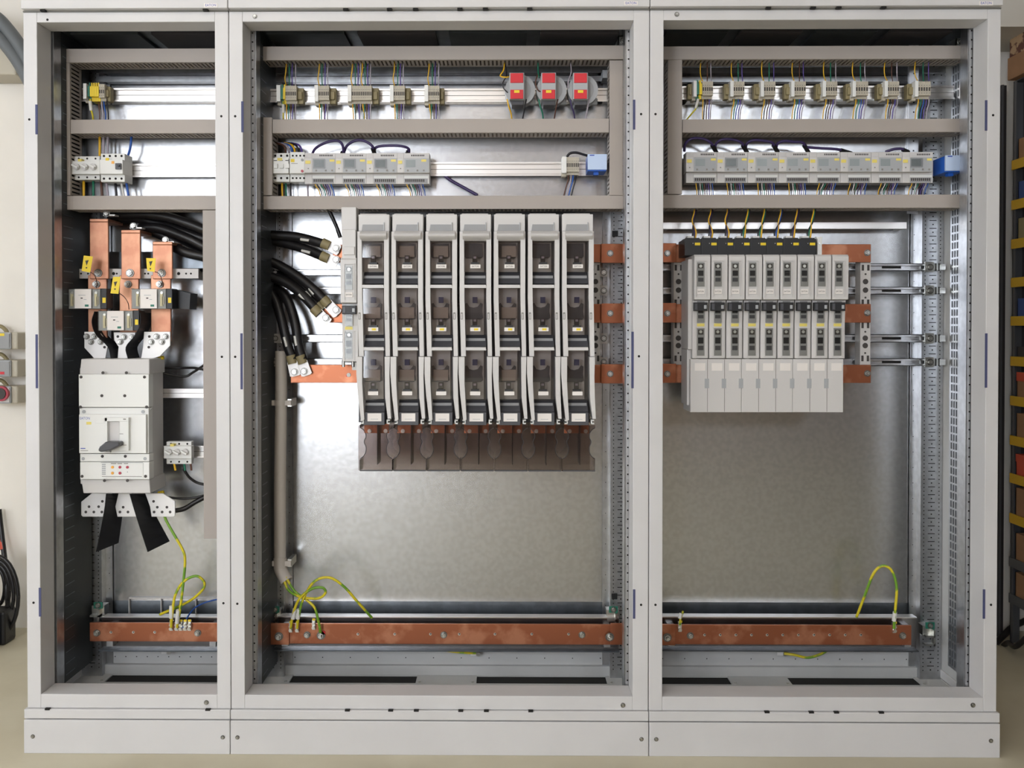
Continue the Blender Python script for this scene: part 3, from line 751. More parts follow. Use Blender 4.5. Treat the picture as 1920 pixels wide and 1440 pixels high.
# ------------------------------------------------------------ left bay rotary breakers
def rotary(name, label, x0, x1, y0, y1, Y, n):
    c = P((x0 + x1) / 2, y1, Y); t = thing(name, label, 'circuit breaker', (c.x, .25, c.z), 'rotary breakers')
    h = y1 - y0
    part('housing', MB().pb(x0 + 5, y0, x1, y1, Y + .018, .255, 'plastic_white').pb(x0, y0 + h * .2, x1, y1 - h * .24, Y, .24, 'plastic_white'), t, bev=.0012)
    m = MB(); w_ = (x1 - x0 - 6) / n
    for j in range(n):
        for y in (y0 + h * .1, y1 - h * .1): q = P(x0 + 6 + w_ * (j + .5), y, Y + .018); m.cyl((q.x, q.y - .0008, q.z), .003, .002, 'hole', n=10)
    part('terminal_holes', m, t)
    for j in range(n):
        q = P(x0 + 4 + w_ * (j + .42), y0 + h * .46, Y)
        k = MB().cyl((q.x, q.y - .010, q.z), .0098, .010, 'plastic', n=20)
        a = .5; dx, dz = math.cos(a), -math.sin(a)
        pl = [(q.x + dx * u - dz * v, q.z + dz * u + dx * v) for u, v in ((-.010, -.0025), (.010, -.0025), (.010, .0025), (-.010, .0025))]
        k.prism(pl, q.y - .02, q.y - .01, 'plastic_white')
        part('rotary_knob', k, t)
    part('tag', MB().pb(x0 + 12, y0 + h * .11, x0 + 19, y0 + h * .22, Y - .0006, Y + .02, 'yellow_soft'), t, label='yellow tag')
    return t
rotary('fuse_switch', 'white breaker with three rotary knobs on the second rail of the left bay', 134, 187, 293, 337, .185, 3)
rotary('fuse_switch', 'small white breaker with three rotary knobs beside the large breaker', 307, 359, 828, 870, .215, 3)
c = P(210, 341, .18); t = thing('residual_current_breaker', 'white four pole breaker with a dark toggle beside the rotary one', 'circuit breaker', (c.x, .25, c.z))
part('housing', MB().pb(189, 288, 234, 341, .195, .255, 'plastic_white').pb(187, 299, 230, 326, .178, .24, 'plastic_white'), t, bev=.0012)
m = MB()
for j in range(4):
    for y in (292.5, 335): q = P(195 + 11 * j, y, .195); m.cyl((q.x, q.y - .0008, q.z), .0036, .002, 'hole', n=10)
part('terminal_holes', m, t)
part('toggle', MB().pb(216, 306, 226, 317, .170, .178, 'dark_grey').pb(219, 309, 223, 312, .164, .170, 'black'), t, label='dark toggle')
part('tag', MB().pb(198, 296, 204, 301, .177, .18, 'yellow').pb(209, 302, 214, 307, .177, .18, 'orange'), t, label='yellow and orange tags')
for cc, x, d in (('w_yellow', 157, 0), ('w_green', 175, 0), ('w_brown', 189, 3), ('w_grey', 199, 4), ('w_black', 216, 3), ('w_white', 226, 8), ('w_blue', 236, 6)):
    wire('%s wire below the breakers on the second rail of the left bay' % CN[cc], [(x, 337, .235), (x + d * .3, 348, .225), (x + d, 375, .225)], .004, cc, 'wires below the left bay breakers')
for cc, x, d in (('w_yellow', 187, 0), ('w_grey', 194, 0), ('w_grey', 202, 0), ('w_blue', 240, 6)):
    wire('%s wire above the breakers on the second rail of the left bay' % CN[cc], [(x, 292, .24), (x + d * .6, 280, .235), (x + d, 262, .235), (x + d, 240, .24)], .004, cc, 'wires above the left bay breakers')
for cc, x, d in (('w_yellow', 326, 3), ('w_green', 345, 2), ('w_brown', 357, 2)):
    wire('%s wire stub under the small rotary breaker' % CN[cc], [(x, 868, .24), (x + d * .5, 874, .235), (x + d, 882, .235)], .0035, cc, 'wire stubs under the small rotary breaker')

# ------------------------------------------------------------ large circuit breaker
c = P(215, 925, .14); t = thing('circuit_breaker', 'large white moulded circuit breaker with a black toggle in the left bay', 'circuit breaker', (c.x, .27, c.z))
m = MB(); m.pb(150, 690, 279, 908, .15, .272, 'plastic')
m.pprism([(152, 673), (280, 673), (280, 702), (149, 702)], .138, .268, 'plastic').pprism([(152, 899), (280, 899), (282, 925), (156, 925)], .138, .268, 'plastic')
part('body', m, t, bev=.0025)
m = MB().pb(147.5, 702, 279, 763.5, .124, .16, 'plastic_white').pb(149, 764.5, 279, 850, .128, .16, 'plastic_white').pb(150, 851, 280, 865.5, .126, .16, 'plastic_white')
m.pb(148, 777, 274, 850, .117, .13, 'plastic_white').pb(150, 866.5, 280, 899, .122, .16, 'plastic_white')
part('front_cover', m, t, bev=.0015)
m = MB()
for x, y, yy in ((152, 707, .124), (271, 707, .124), (191, 742, .124), (234, 742, .124), (192, 855.5, .126), (235, 855.5, .126), (154, 893, .122), (273, 893, .122), (193, 699, .124), (237, 699, .124), (196, 901, .122), (239, 901, .122), (151, 763, .124), (275, 763, .124)):
    q = P(x, y, yy); m.cyl((q.x, q.y - .0012, q.z), .0045, .002, 'ink', n=12)
for x, y in ((157, 772), (268, 772), (156, 860), (272, 860)):
    q = P(x, y, .126); m.cyl((q.x, q.y - .001, q.z), .005, .003, 'ct_grey', n=12)
part('screws', m, t)
m = MB(); m.pb(196, 783, 241, 790, .104, .118, 'plastic_white').pb(196, 783, 201, 830, .104, .118, 'plastic_white').pb(224, 790, 241, 845, .106, .118, 'plastic_white').pb(178, 784, 196, 794, .115, .118, 'plastic_white')
m.pb(201, 790, 224, 830, .1165, .118, 'plastic')
m.pb(187, 847, 206, 849, .106, .118, 'plastic_white')
fp = part('toggle_surround', m, t, bev=.001)
m = MB(); a = [(197, 829), (223, 829), (224, 836), (206, 845), (188, 848), (183, 845), (186, 838)]
m.pprism(a, .075, .112, 'dark_grey'); part('toggle', m, t, label='black toggle handle', bev=.004)
m = MB(); q = P(159, 784.5, .1168); m.text('EATON', q.x, q.y, q.z, .011, 'logo_blue', .030)
m.pb(151, 840, 160, 841.5, .1166, .117, 'logo_blue').pb(151, 844.5, 165, 845.5, .1166, .117, 'ink_soft').pb(224, 813, 231, 814, .1055, .106, 'ink_soft').pb(227, 834, 237, 835, .1055, .106, 'ink_soft').pb(231, 785, 236, 787, .1035, .104, 'ink_soft')
part('lettering', m, t, label='blue lettering')
part('tag', MB().pb(162, 791, 171, 796, .116, .117, 'yellow_soft'), t, label='yellow tag')
m = MB(); m.pb(189, 867, 268, 897.5, .1205, .122, 'plastic_white').pb(189, 867, 268, 868, .1200, .1205, 'ct_grey').pb(191, 893, 266, 894, .12, .1205, 'ink_soft')
for j in range(6): m.pb(191, 870 + 3.6 * j, 198, 872 + 3.6 * j, .12, .1205, 'ct_grey')
for j in range(3): m.pb(208 + 12 * j, 868.5, 218 + 11 * j, 870, .12, .1205, 'ink_soft')
m.pb(199, 895, 216, 897, .1195, .1205, 'w_white')
for x, y, cc in ((211, 876, 'orange'), (211, 887, 'orange'), (225, 876, 'red_btn'), (225, 887, 'red_btn'), (239, 876, 'red_btn')):
    q = P(x, y, .12); m.cyl((q.x, q.y - .0015, q.z), .0042, .003, cc, n=14)
q = P(239, 885, .12); m.cyl((q.x, q.y - .0006, q.z), .001, .003, 'ink', n=6)
part('setting_panel', m, t, label='settings panel with orange and red dials')
c_ = P(283, 766, .15); part('side_screw', MB().cyl((P(281, 764, .14).x, .14, c_.z), .004, .006, 'zinc'), t)
# terminal plates
LGp = 'white terminal plates of the large breaker'
def plate(label, pts, holes, bolts, Y=.215):
    m = MB().pprism(pts, Y, Y + .006, 'tin'); o = single('terminal_plate', m, label, 'terminal plate', LGp, bev=.001)
    if holes:
        m = MB()
        for x, y in holes: q = P(x, y, Y); m.cyl((q.x, q.y - .0006, q.z), .0042, .001, 'ink', n=12)
        part('bolt_holes', m, o)
    for x, y in bolts: q = P(x, y, Y); part('bolt', MB().bolt((q.x, q.y, q.z), .0062, h=.014), o)
plate('upper left terminal plate above the large breaker', [(158, 622), (186, 622), (203, 645), (202, 650), (197, 674), (178, 674), (158, 652)], [(196, 651)], [(163, 631), (177, 631), (171, 641), (189, 641)])
plate('upper middle terminal plate above the large breaker', [(213, 623), (254, 623), (250, 640), (236, 655), (238, 667), (240, 674), (220, 674), (222, 650), (214, 638)], [(221, 631)], [(233, 632), (226, 641), (248, 632)])
plate('upper right terminal plate above the large breaker', [(270, 622), (319, 622), (319, 648), (300, 668), (280, 674), (264, 674), (268, 650)], [(279, 651), (280, 631)], [(294, 631), (311, 631), (284, 641), (304, 641)])
plate('lower left terminal plate under the large breaker', [(172, 925), (199, 925), (197, 969), (155, 969), (152, 966), (152, 941)], [(161, 960), (176, 960), (191, 960), (167, 950), (185, 950), (192, 940)], [])
plate('lower middle terminal plate between the black insulating barriers', [(222, 925), (246, 925), (256, 969), (220, 969), (216, 950)], [(225, 960), (240, 960), (231, 951)], [])
plate('lower right terminal plate under the large breaker', [(272, 925), (305, 925), (328, 940), (328, 967), (325, 969), (284, 969), (281, 950)], [(289, 960), (304, 960), (319, 960), (295, 951), (313, 951), (288, 940)], [])
def barrier(label, front, Y0, Y1, back=None):
    f = [P(a, b, Y0) for a, b in front]; f = [(p.x, p.z) for p in smooth([Vector((q.x, 0, q.z)) for q in f], 4)]
    b_ = None
    if back:
        b_ = [P(a, b, Y1) for a, b in back]; b_ = [(p.x, p.z) for p in smooth([Vector((q.x, 0, q.z)) for q in b_], 4)]
    single('insulating_barrier', MB().sheet(f, Y0, Y1, .0015, 'black_matte', b_), label, 'insulating barrier', 'black insulating barriers')
barrier('black barrier splaying left below the large breaker', [(199, 926), (195, 960), (180, 1035)], .15, .27, [(222, 926), (229, 960), (222, 1018)])
barrier('black barrier splaying right below the large breaker', [(243, 926), (256, 970), (277, 1035)], .15, .27, [(272, 926), (291, 965), (318, 1015)])
barrier('curved black barrier left of the middle transformer', [(177, 584), (172, 604), (180, 628), (202, 650), (208, 673)], .18, .26)
barrier('curved black barrier right of the middle transformer', [(262, 586), (263, 606), (252, 630), (236, 651), (240, 673)], .17, .26)

# ------------------------------------------------------------ left bay copper, transformers, tags
def cbar(label, x0, x1, ytop, Y=.225, back=True):
    t_ = P((x0 + x1) / 2, 520, Y); t = thing('copper_busbar', label, 'busbar', (t_.x, Y, t_.z), 'upright copper bars of the left bay')
    q = R(x0, ytop, x1, 523, Y); e = .01
    m = MB().box(q[0], q[1], Y, Y + e, q[2], q[3], 'copper_dull').box(q[0], q[1], Y, .34, q[3], q[3] + e, 'copper_dull')
    part('upper_bar', m, t, bev=.002)
    q = R(x0 - 3, 516, x1 - 3, 640, Y + e)
    part('lower_bar', MB().box(q[0], q[1], Y + e, Y + 2 * e, q[2], q[3], 'copper_dull'), t, bev=.0015)
    c = P((x0 + x1) / 2 - 1, 512, Y); part('bolt', MB().bolt((c.x, Y, c.z), .0085, h=.012), t)
    c = P((x0 + x1) / 2 - 4, 533, Y + e); part('bolt', MB().bolt((c.x, Y + e, c.z), .0075, h=.022), t)
cbar('tallest bare copper bar, left of the three in the left bay', 168, 203, 416)
cbar('middle upright copper bar of the left bay', 227, 263, 437)
cbar('shortest upright copper bar beside the black cables', 286, 323, 459)
def ct_box(label, x0, y0):
    Y = .175; c = P(x0 + 40, y0 + 38, Y); t = thing('current_transformer', label, 'current transformer', (c.x, .26, c.z), 'boxed transformers on the copper bars')
    part('body', MB().pb(x0 + 1, y0 + 1, x0 + 65, y0 + 38, Y + .002, .222, 'ct_grey').pb(x0 + 65, y0, x0 + 77, y0 + 38, Y, .222, 'black'), t, bev=.0015)
    part('terminal_cover', MB().pb(x0, y0, x0 + 66, y0 + 38, Y - .004, Y - .002, 'clear_cover').pb(x0, y0, x0 + 66, y0 + 1, Y - .004, Y + .02, 'clear_cover'), t, label='clear cover')
    m = MB()
    for k in (9, 54):
        m.pb(x0 + k, y0 + 8, x0 + k + 5, y0 + 33, Y - .001, Y + .002, 'cream'); q = P(x0 + k + 3, y0 + 8, Y - .002); m.cyl((q.x, q.y, q.z), .004, .003, 'zinc')
        m.pb(x0 + k + 4, y0 + 15, x0 + k + 8, y0 + 30, Y - .001, Y + .002, 'beige')
    part('terminal_strip', m, t, label='cream terminals')
    m = MB().pb(x0 + 17, y0 + 1, x0 + 48, y0 + 37, Y - .0055, Y - .005, 'label').pb(x0 + 24, y0 + 12, x0 + 37, y0 + 13, Y - .006, Y - .0055, 'ct_grey').pb(x0 + 28, y0 + 17, x0 + 32, y0 + 19, Y - .006, Y - .0055, 'ink').pb(x0 + 34, y0 + 20, x0 + 39, y0 + 21, Y - .006, Y - .0055, 'ct_grey').pb(x0 + 36, y0 + 30, x0 + 43, y0 + 34, Y - .006, Y - .0055, 'pe_green')
    part('rating_label', m, t, label='white rating label')
    part('tag', MB().pb(x0 + 69, y0 + 17, x0 + 75, y0 + 27, Y - .001, Y, 'yellow'), t, label='yellow tag')
    return t
ct_box('boxed transformer around the left copper bar', 123, 541)
ct_box('boxed transformer hanging lowest, on the middle copper bar', 184, 582)
ct_box('boxed transformer around the right copper bar', 246, 541)
single('transformer_housing', MB().pprism([(324, 542), (357, 550), (355, 580), (324, 578)], .222, .29, 'black'), 'black housing protruding right of the rightmost boxed transformer', 'housing')
def tag(label, pts, wire_pts, tip):
    Y = .165; m = MB().pprism(pts, Y, Y + .001, 'yellow')
    o = single('warning_tag', m, label, 'warning tag', 'yellow warning tags')
    cx = sum(p[0] for p in pts) / 4; cy = sum(p[1] for p in pts) / 4
    part('symbol', MB().pprism([(cx - 3.5, cy - 6), (cx + 3, cy - 7), (cx - 1, cy + 3)], Y - .0008, Y, 'ink').pprism([(cx - 2.5, cy + 6), (cx, cy + 6), (cx, cy + 8.5), (cx - 2.5, cy + 8.5)], Y - .0008, Y, 'ink'), o, label='black warning mark')
    part('lead', MB().tube([P(*p) for p in wire_pts], .0013, 'w_brown', 6, 5), o)
tag('yellow warning tag at the left copper bar', [(157, 479), (174, 481), (169, 511), (153, 508)], [(168, 509, .166), (177, 516, .17), (181, 527, .18), (181, 540, .2)], None)
tag('yellow warning tag in front of the middle copper bar', [(212, 519), (226, 519), (222, 551), (207, 550)], [(224, 550, .166), (233, 557, .17), (240, 568, .17), (242, 580, .19)], None)
tag('yellow warning tag at the right copper bar', [(274, 484), (292, 484), (290, 510), (276, 508)], [(289, 509, .166), (298, 513, .17), (303, 523, .18), (306, 538, .2)], None)
# perforated holder behind the copper
q = R(142, 504, 372, 522, .25); m = MB().box(q[0], q[1], .25, .262, q[2], q[3], 'plastic')
for x in (152, 165, 213, 219, 272, 278, 335, 349, 358): a = P(x, 513, .25); m.cyl((a.x, .2494, a.z), .005 if x in (335, 213) else .003, .001, 'hole', n=12)
m.box(q[0] + .02, q[0] + .04, .262, BP, q[2], q[3], 'galv').box(q[1] - .05, q[1] - .03, .262, BP, q[2], q[3], 'galv')
single('busbar_holder', m, 'white perforated holder bar behind the upright copper bars', 'busbar holder')
q = R(190, 472, 405, 503, .30); single('cross_rail', MB().box(q[0], q[1], .30, BP, q[2], q[3], 'galv_dark'), 'wide grey channel behind the copper bars of the left bay', 'mounting rail')
din('white rail to the right of the large breaker', 300, 729, 412, 746, .27)

# ------------------------------------------------------------ heavy black cables
HG = 'thick black cables between left and middle bay'
def hcable(label, pts, lug, bolt, mark=None, r=.0150, startlug=None):
    pw = [P(*p) for p in pts]
    o = single('power_cable', MB().tube(pw, r, 'cable', 14, 8), label, 'cable', HG)
    a, b = P(*lug[0]), P(*lug[1]); d = (b - a).normalized(); n = Vector((-d.z, 0, d.x))
    m = MB(); m.tube([a - d * .02, a + d * .006], r * 1.05, 'olive', 12, 2)
    w_ = r * 1.15; L = (b - a).length
    pl = [a + n * w_ * .9, a - n * w_ * .9, a + d * L * .93 - n * w_, a + d * L - n * w_ * .6, a + d * L + n * w_ * .6, a + d * L * .93 + n * w_]
    m.prism([(p.x, p.z) for p in pl], a.y - .004, a.y, 'tin')
    l = part('cable_lug', m, o, label='tinned cable lug')
    if bolt:
        c = P(*bolt); part('bolt', MB().bolt((c.x, a.y - .004, c.z), .0075, h=.012), l)
    if mark:
        p0, p1 = P(*mark[0]), P(*mark[1]); part('cable_marker', MB().tube([p0 - Vector((0, .004, 0)), p1 - Vector((0, .004, 0))], .0048, 'w_white', 4, 1), o, label='white cable marker')
    return o
YC = .235
hcable('black cable ending at the highest silver lug', [(205, 405, .30), (250, 402, .29), (305, 405, .27), (350, 418, .26), (400, 436, .26), (455, 441, .27), (505, 441, .27), (560, 445, .26), (618, 461, YC)], [(615, 460, YC), (637, 470, YC)], (631, 466, YC), ((564, 449, .243), (580, 451, .24)))
hcable('black cable ending at the second silver lug from the top', [(205, 412, .33), (260, 410, .32), (330, 430, .30), (400, 452, .29), (455, 452, .29), (505, 451, .29), (560, 463, .27), (616, 485, YC)], [(613, 484, YC), (634, 493, YC)], (631, 487, YC), ((566, 470, .25), (582, 474, .245)))
hcable('black cable ending at the upper of the slanting lugs', [(262, 428, .30), (300, 428, .29), (350, 446, .28), (400, 470, .28), (455, 482, .28), (505, 490, .28), (545, 510, .27), (585, 540, .25), (618, 573, YC)], [(614, 569, YC), (634, 590, YC)], (631, 581, YC), ((580, 541, .245), (589, 552, .24)))
hcable('black cable hidden behind the two slanting ones', [(262, 432, .34), (300, 440, .33), (400, 488, .32), (455, 502, .32), (505, 508, .31), (545, 530, .29), (580, 560, .26), (608, 582, .25)], [(604, 578, .25), (616, 590, .25)], None, ((573, 547, .25), (582, 557, .245)))
hcable('black cable ending at the lower of the slanting lugs', [(323, 462, .28), (350, 474, .27), (400, 486, .27), (455, 505, .27), (505, 518, .27), (540, 532, .26), (572, 558, .24), (600, 590, YC - .01)], [(596, 586, YC - .01), (616, 607, YC - .01)], (612, 596, YC - .01), ((561, 552, .235), (574, 564, .232)))
hcable('outer black cable drooping to the lower left lug', [(323, 466, .33), (400, 500, .32), (455, 525, .31), (495, 535, .30), (515, 560, .28), (528, 600, .26), (540, 650, .245), (550, 676, YC)], [(548, 678, YC), (555, 705, YC)], (553, 697, YC), ((533, 632, .238), (538, 650, .236)))
hcable('inner black cable drooping to the lower right lug', [(323, 472, .35), (400, 510, .34), (455, 528, .32), (505, 535, .31), (535, 556, .28), (552, 600, .26), (560, 650, .245), (568, 676, YC)], [(567, 678, YC), (576, 704, YC)], (571, 696, YC), ((553, 630, .238), (556, 648, .236)))
for i, (x, y) in enumerate(((204, 404), (254, 428), (314, 454))):
    a = P(x - 8, y, .24); b = P(x + 14, y, .24)
    m = MB().box(a.x, b.x, .23, .26, a.z - .002, a.z + .002, 'tin').bolt(((a.x + b.x) / 2 - .008, .232, a.z + .006), .007)
    single('cable_lug', m, 'silver lug on top of the %s copper bar' % ['tallest', 'middle', 'shortest'][i], 'cable lug', 'lugs on the upright copper bars')
hcable('short black cable behind the top of the narrow fuse unit', [(612, 385, .24), (622, 405, .24), (633, 430, .24), (638, 445, .24)], [(637, 442, .245), (640, 450, .245)], None, None, r=.006)

# ------------------------------------------------------------ horizontal copper bars
YU = .245
def hbar(label, x0, x1, y0, y1, bolts, grp, Y=YU, mt='copper', back=True):
    q = R(x0, y0, x1, y1, Y); m = MB().box(q[0], q[1], Y, Y + .01, q[2], q[3], mt)
    o = single('copper_busbar', m, label, 'busbar', grp, bev=.0012)
    for x, y in bolts: c = P(x, y, Y); part('bolt', MB().bolt((c.x, Y, c.z), .0068, h=.01), o)
    return o
BG = 'horizontal copper busbars'
rows = [(458, 492, 'top'), (570, 605, 'middle'), (684, 718, 'bottom')]
for k, (a, b, nm) in enumerate(rows):
    hbar('%s copper busbar behind the tall fuse switches' % nm, 545 if k == 2 else (600 if k == 1 else 624), 1170, a, b, [], BG)
    hbar('%s copper link plate at the right side of the middle bay' % nm, 1127, 1208, a - 1, b + 1, [(1144, (a + b) / 2)], BG, Y=YU - .011)
    hbar('%s copper busbar behind the small fuse units' % nm, 1230, 1633, a - (0), b, [(1626, (a + b) / 2 - 1)], BG)
    hbar('%s copper link plate at the left side of the right bay' % nm, 1225, 1268, a - 2, b, [(1251, (a + b) / 2)], BG, Y=YU - .011)
q = P(654, 703, YU); single('red_screw_cap', MB().cyl((q.x, YU - .004, q.z), .0065, .004, 'w_white').cyl((q.x - .006, YU - .003, q.z - .003), .003, .003, 'red'), 'white and red cap on the bottom busbar left of the fuse switches', 'cap')
# C rails behind
for bay, x0, x1, rg in (('middle', 500, 1140, [(505, 517), (538, 552), (627, 642), (672, 686)]), ('right', 1243, 1752, [(494, 508), (538, 552), (627, 642), (672, 686)])):
    for j, (a, b) in enumerate(rg):
        Y = .30; q = R(x0, a, x1, b, Y); h = q[3] - q[2]
        m = MB().box(q[0], q[1], Y, Y + .002, q[2], q[2] + h * .28, 'galv').box(q[0], q[1], Y, Y + .002, q[3] - h * .28, q[3], 'galv').box(q[0], q[1], Y + .012, Y + .014, q[2], q[3], 'galv')
        m.box(q[0], q[1], Y, Y + .014, q[3] - .002, q[3], 'galv').box(q[0], q[1], Y, Y + .014, q[2], q[2] + .002, 'galv').box(q[0], q[0] + .03, Y + .014, .336, q[2], q[3], 'galv').box(q[1] - .03, q[1], Y + .014, .336, q[2], q[3], 'galv')
        if bay == 'right': m.box(q[1] - .16, q[1] - .10, Y + .011, Y + .012, q[2] + h * .35, q[2] + h * .65, 'hole')
        o = single('support_rail', m, '%s galvanised rail across the %s bay behind the busbars' % (['topmost', 'second', 'third', 'lowest'][j], bay), 'mounting rail', 'rails behind the busbars')
        xe = x1 - 8; c = P(xe, (a + b) / 2, Y - .006); k = MB().box(c.x - .016, c.x + .012, Y - .006, Y - .002, q[2] - .004, q[3] + .004, 'zinc' if bay == 'right' else 'plastic').bolt((c.x, Y - .006, c.z), .007)
        if bay == 'right': k.box(c.x + .012, c.x + .05, Y - .002, Y + .03, q[2] + .003, q[3] - .003, 'zinc').box(c.x + .018, c.x + .021, Y - .003, Y, q[2], q[3], 'hole').box(c.x + .028, c.x + .031, Y - .003, Y, q[2], q[3], 'hole')
        part('end_bracket', k, o)
        if bay == 'middle':
            c = P(520, (a + b) / 2, Y - .006); part('end_bracket', MB().box(c.x - .02, c.x + .02, Y - .004, Y, q[2] - .002, q[3] + .002, 'zinc').bolt((c.x - .006, Y - .004, c.z), .006), o)
def support(label, x0, x1, mt='plastic'):
    Y = .256; q = R(x0, 490, x1, 688, Y); m = MB().box(q[0], q[1], Y, .30, q[2], q[3], mt); cx = (q[0] + q[1]) / 2
    for y, r in ((528, .0085), (544, .0085), (634, .0085), (648, .0085), (514, .003), (558, .003), (622, .003), (662, .003)):
        a = P((x0 + x1) / 2, y, Y); m.cyl((cx, Y - .0008, a.z), r, .001, 'ink', n=16)
    for y in (502, 567, 610, 672):
        a = P(x0, y, Y)
        for s in (-1, 1): m.box(cx + s * .0085 - .0035, cx + s * .0085 + .0035, Y - .0008, Y, a.z - .009, a.z + .009, 'ink')
    single('busbar_support', m, label, 'busbar support', 'upright busbar supports with round holes')
support('grey support with round holes right of the seventh fuse switch', 1108, 1125)
support('grey support with round holes left of the small fuse units', 1263, 1281)
support('pale support with round holes right of the small fuse units', 1613, 1632)

# ------------------------------------------------------------ tall fuse switches
def fuse_switch(x0, label):
    Yf = .105; Ys = .115
    def X(u): return x0 + u
    c = P(x0 + 31, 793, Yf); t = thing('fuse_switch', label, 'fuse switch', (c.x, .24, c.z), 'tall fuse switches')
    m = MB(); m.pb(X(3), 402, X(61), 792, .165, .242, 'dark_grey')
    m.pb(X(3), 402, X(61), 434, .125, .20, 'plastic').pb(X(6), 400.5, X(56), 403, .13, .2, 'plastic')
    bd = part('body', m, t, bev=.002)
    m = MB().pprism([(X(11), 421), (X(50), 421), (X(52), 433), (X(9), 433)], .122, .126, 'plastic_grey').pb(X(50), 417, X(51.5), 433, .12, .126, 'ct_grey')
    part('latch_recess', m, bd, label='grey recess')
    hd = []
    for k in range(9):
        a = math.pi * k / 8; hd.append((.115 - .028 * math.sin(a), k / 8))
    z1, z0 = P(X(30), 432, .1).z, P(X(30), 451, .1).z
    q = R(X(6), 432, X(56), 451, .1)
    m = MB().xprism([(y, z0 + (z1 - z0) * s) for y, s in hd] + [(.165, z1), (.165, z0)], q[0], q[1], 'plastic')
    part('handle', m, t)
    # side rails: left and right, slightly bowed
    for side in (0, 1):
        m = MB()
        ua, ub = ((0, 9), (3, 11)) if side == 0 else ((50, 60), (51, 60))
        L = lambda y, o: (X(o), y)
        if side == 0: pts = [(X(1), 434), (X(9), 434), (X(10), 560), (X(13), 668), (X(4), 668), (X(1), 560)]
        else: pts = [(X(51), 434), (X(60), 434), (X(60), 560), (X(62), 668), (X(54), 668), (X(51), 560)]
        m.pprism(pts, Ys - .008, .17, 'plastic')
        if side == 0: pts = [(X(-1), 669), (X(10), 669), (X(10), 720), (X(14), 787), (X(8), 790), (X(2), 740), (X(-1), 700)]
        else: pts = [(X(52), 669), (X(62), 669), (X(61), 705), (X(62), 745), (X(64), 785), (X(58), 785), (X(53), 745)]
        m.pprism(pts, Ys - .014, .17, 'plastic')
        u = 3 if side == 0 else 53
        m.pb(X(u), 586, X(u + 4), 599, Ys - .0085, Ys - .008, 'seam').pb(X(u + 1), 588, X(u + 3), 598, Ys - .0088, Ys - .0083, 'plastic')
        part('side_rail', m, t, bev=.001)
        m = MB(); a = 7 if side == 0 else 56
        m.pb(X(a), 787, X(a + 6), 789, .11, .16, 'plastic_white').pb(X(a), 793, X(a + 6), 795, .11, .16, 'plastic_white').pb(X(a) if side else X(a + 4), 787, X(a + 2) if side else X(a + 6), 795, .11, .16, 'plastic_white')
        part('hook', m, t, label='white hook')
    # three window bays
    for k, (ya, yb, sl) in enumerate(((451, 532, 0), (534, 650, 6), (651, 772, 6))):
        m = MB()
        if sl: m.pprism([(X(10), ya), (X(50), ya), (X(51), ya + 6), (X(9), ya + 6)], .108, .17, 'plastic')
        dk = yb - 22
        zA, zB, zC = P(X(30), ya + sl, .118).z, P(X(30), dk, .118).z, P(X(30), yb, .118).z
        q = R(X(10), ya, X(51), yb, .118)
        if m.v: part('cross_strip', m, t)
        # dark sloping wall below the window, stepping inwards
        m = MB().xprism([(.120, zC), (.155, zB), (.164, zB), (.164, zC)], q[0] - .001, q[1] + .001, 'dark_grey').box(q[0] + .002, q[1] - .002, .136, .142, zB - .018, zB - .010, 'plastic_grey')
        part('arc_chamber', m, t, label='dark chamber wall')
        mid_ = (zA * .45 + zB * .55)
        m = MB().xprism([(.116, zA), (.112, mid_), (.118, zB), (.120, zB), (.114, mid_), (.118, zA)], q[0], q[1], 'smoke')
        wdw = part('window', m, t, label='smoked clear window')
        m = MB()
        # inner fuse grip and contacts seen through the window
        yc = ya + (18 if k == 0 else 50)
        cpy = [(X(13), yc - 14), (X(18), yc - 16), (X(22), yc - 9), (X(30), yc - 7), (X(38), yc - 9), (X(43), yc - 16), (X(47), yc - 14), (X(46), yc), (X(48), yc + 12), (X(44), yc + 15), (X(15), yc + 15), (X(12), yc + 12), (X(14), yc)]
        if k == 0: cpy = [(X(14), ya + 6), (X(46), ya + 6), (X(47), yc + 12), (X(44), yc + 15), (X(16), yc + 15), (X(13), yc + 12)]
        m.pprism(cpy, .150, .158, 'dark_grey'); m.pprism([(X(10), ya + 4), (X(50), ya + 4), (X(50), dk), (X(10), dk)], .158, .166, 'grey_in')
        part('fuse_link', m, t, label='dark fuse carrier behind the window')
        yl = (496, 614, 734)[k]
        m = MB().pb(X(26), yl - 17, X(35), yl - 3, .122, .136, 'ink').pb(X(28), yl - 15, X(33), yl - 11, .121, .122, 'w_grey').pb(X(23), yl - 4, X(38), yl - 1, .114, .136, 'black')
        if k: m.pb(X(26), ya + 23, X(35), ya + 34, .118, .136, 'slot_blue')
        part('window_catch', m, t)
        m = MB().pb(X(21), yl, X(40), yl + 7, .108, .1125, 'label')
        cc = P(X(30.5), yl + 3.6, .1075)
        if k == 0: m.text('EATON', cc.x, .1075, cc.z, .0075, 'ink', .020)
        if k == 1: m.pb(X(28), yl + 1.5, X(36), yl + 5.5, .1075, .108, 'yellow')
        part('name_plate', m, t, label=('white plate with black letters', 'white plate with yellow tag', 'blank white plate')[k])
    m = MB().pb(X(12), 773, X(52), 797, .112, .165, 'dark_grey'); lh = part('label_holder', m, t, bev=.001)
    m = MB().pb(X(20), 775, X(46), 790, .1105, .112, 'label').pb(X(26), 785.5, X(40), 786.3, .110, .1105, 'ct_grey'); part('label_card', m, lh, label='blank label card')
    # lower smoked shroud
    pts = [(X(5), 797), (X(67), 797)]
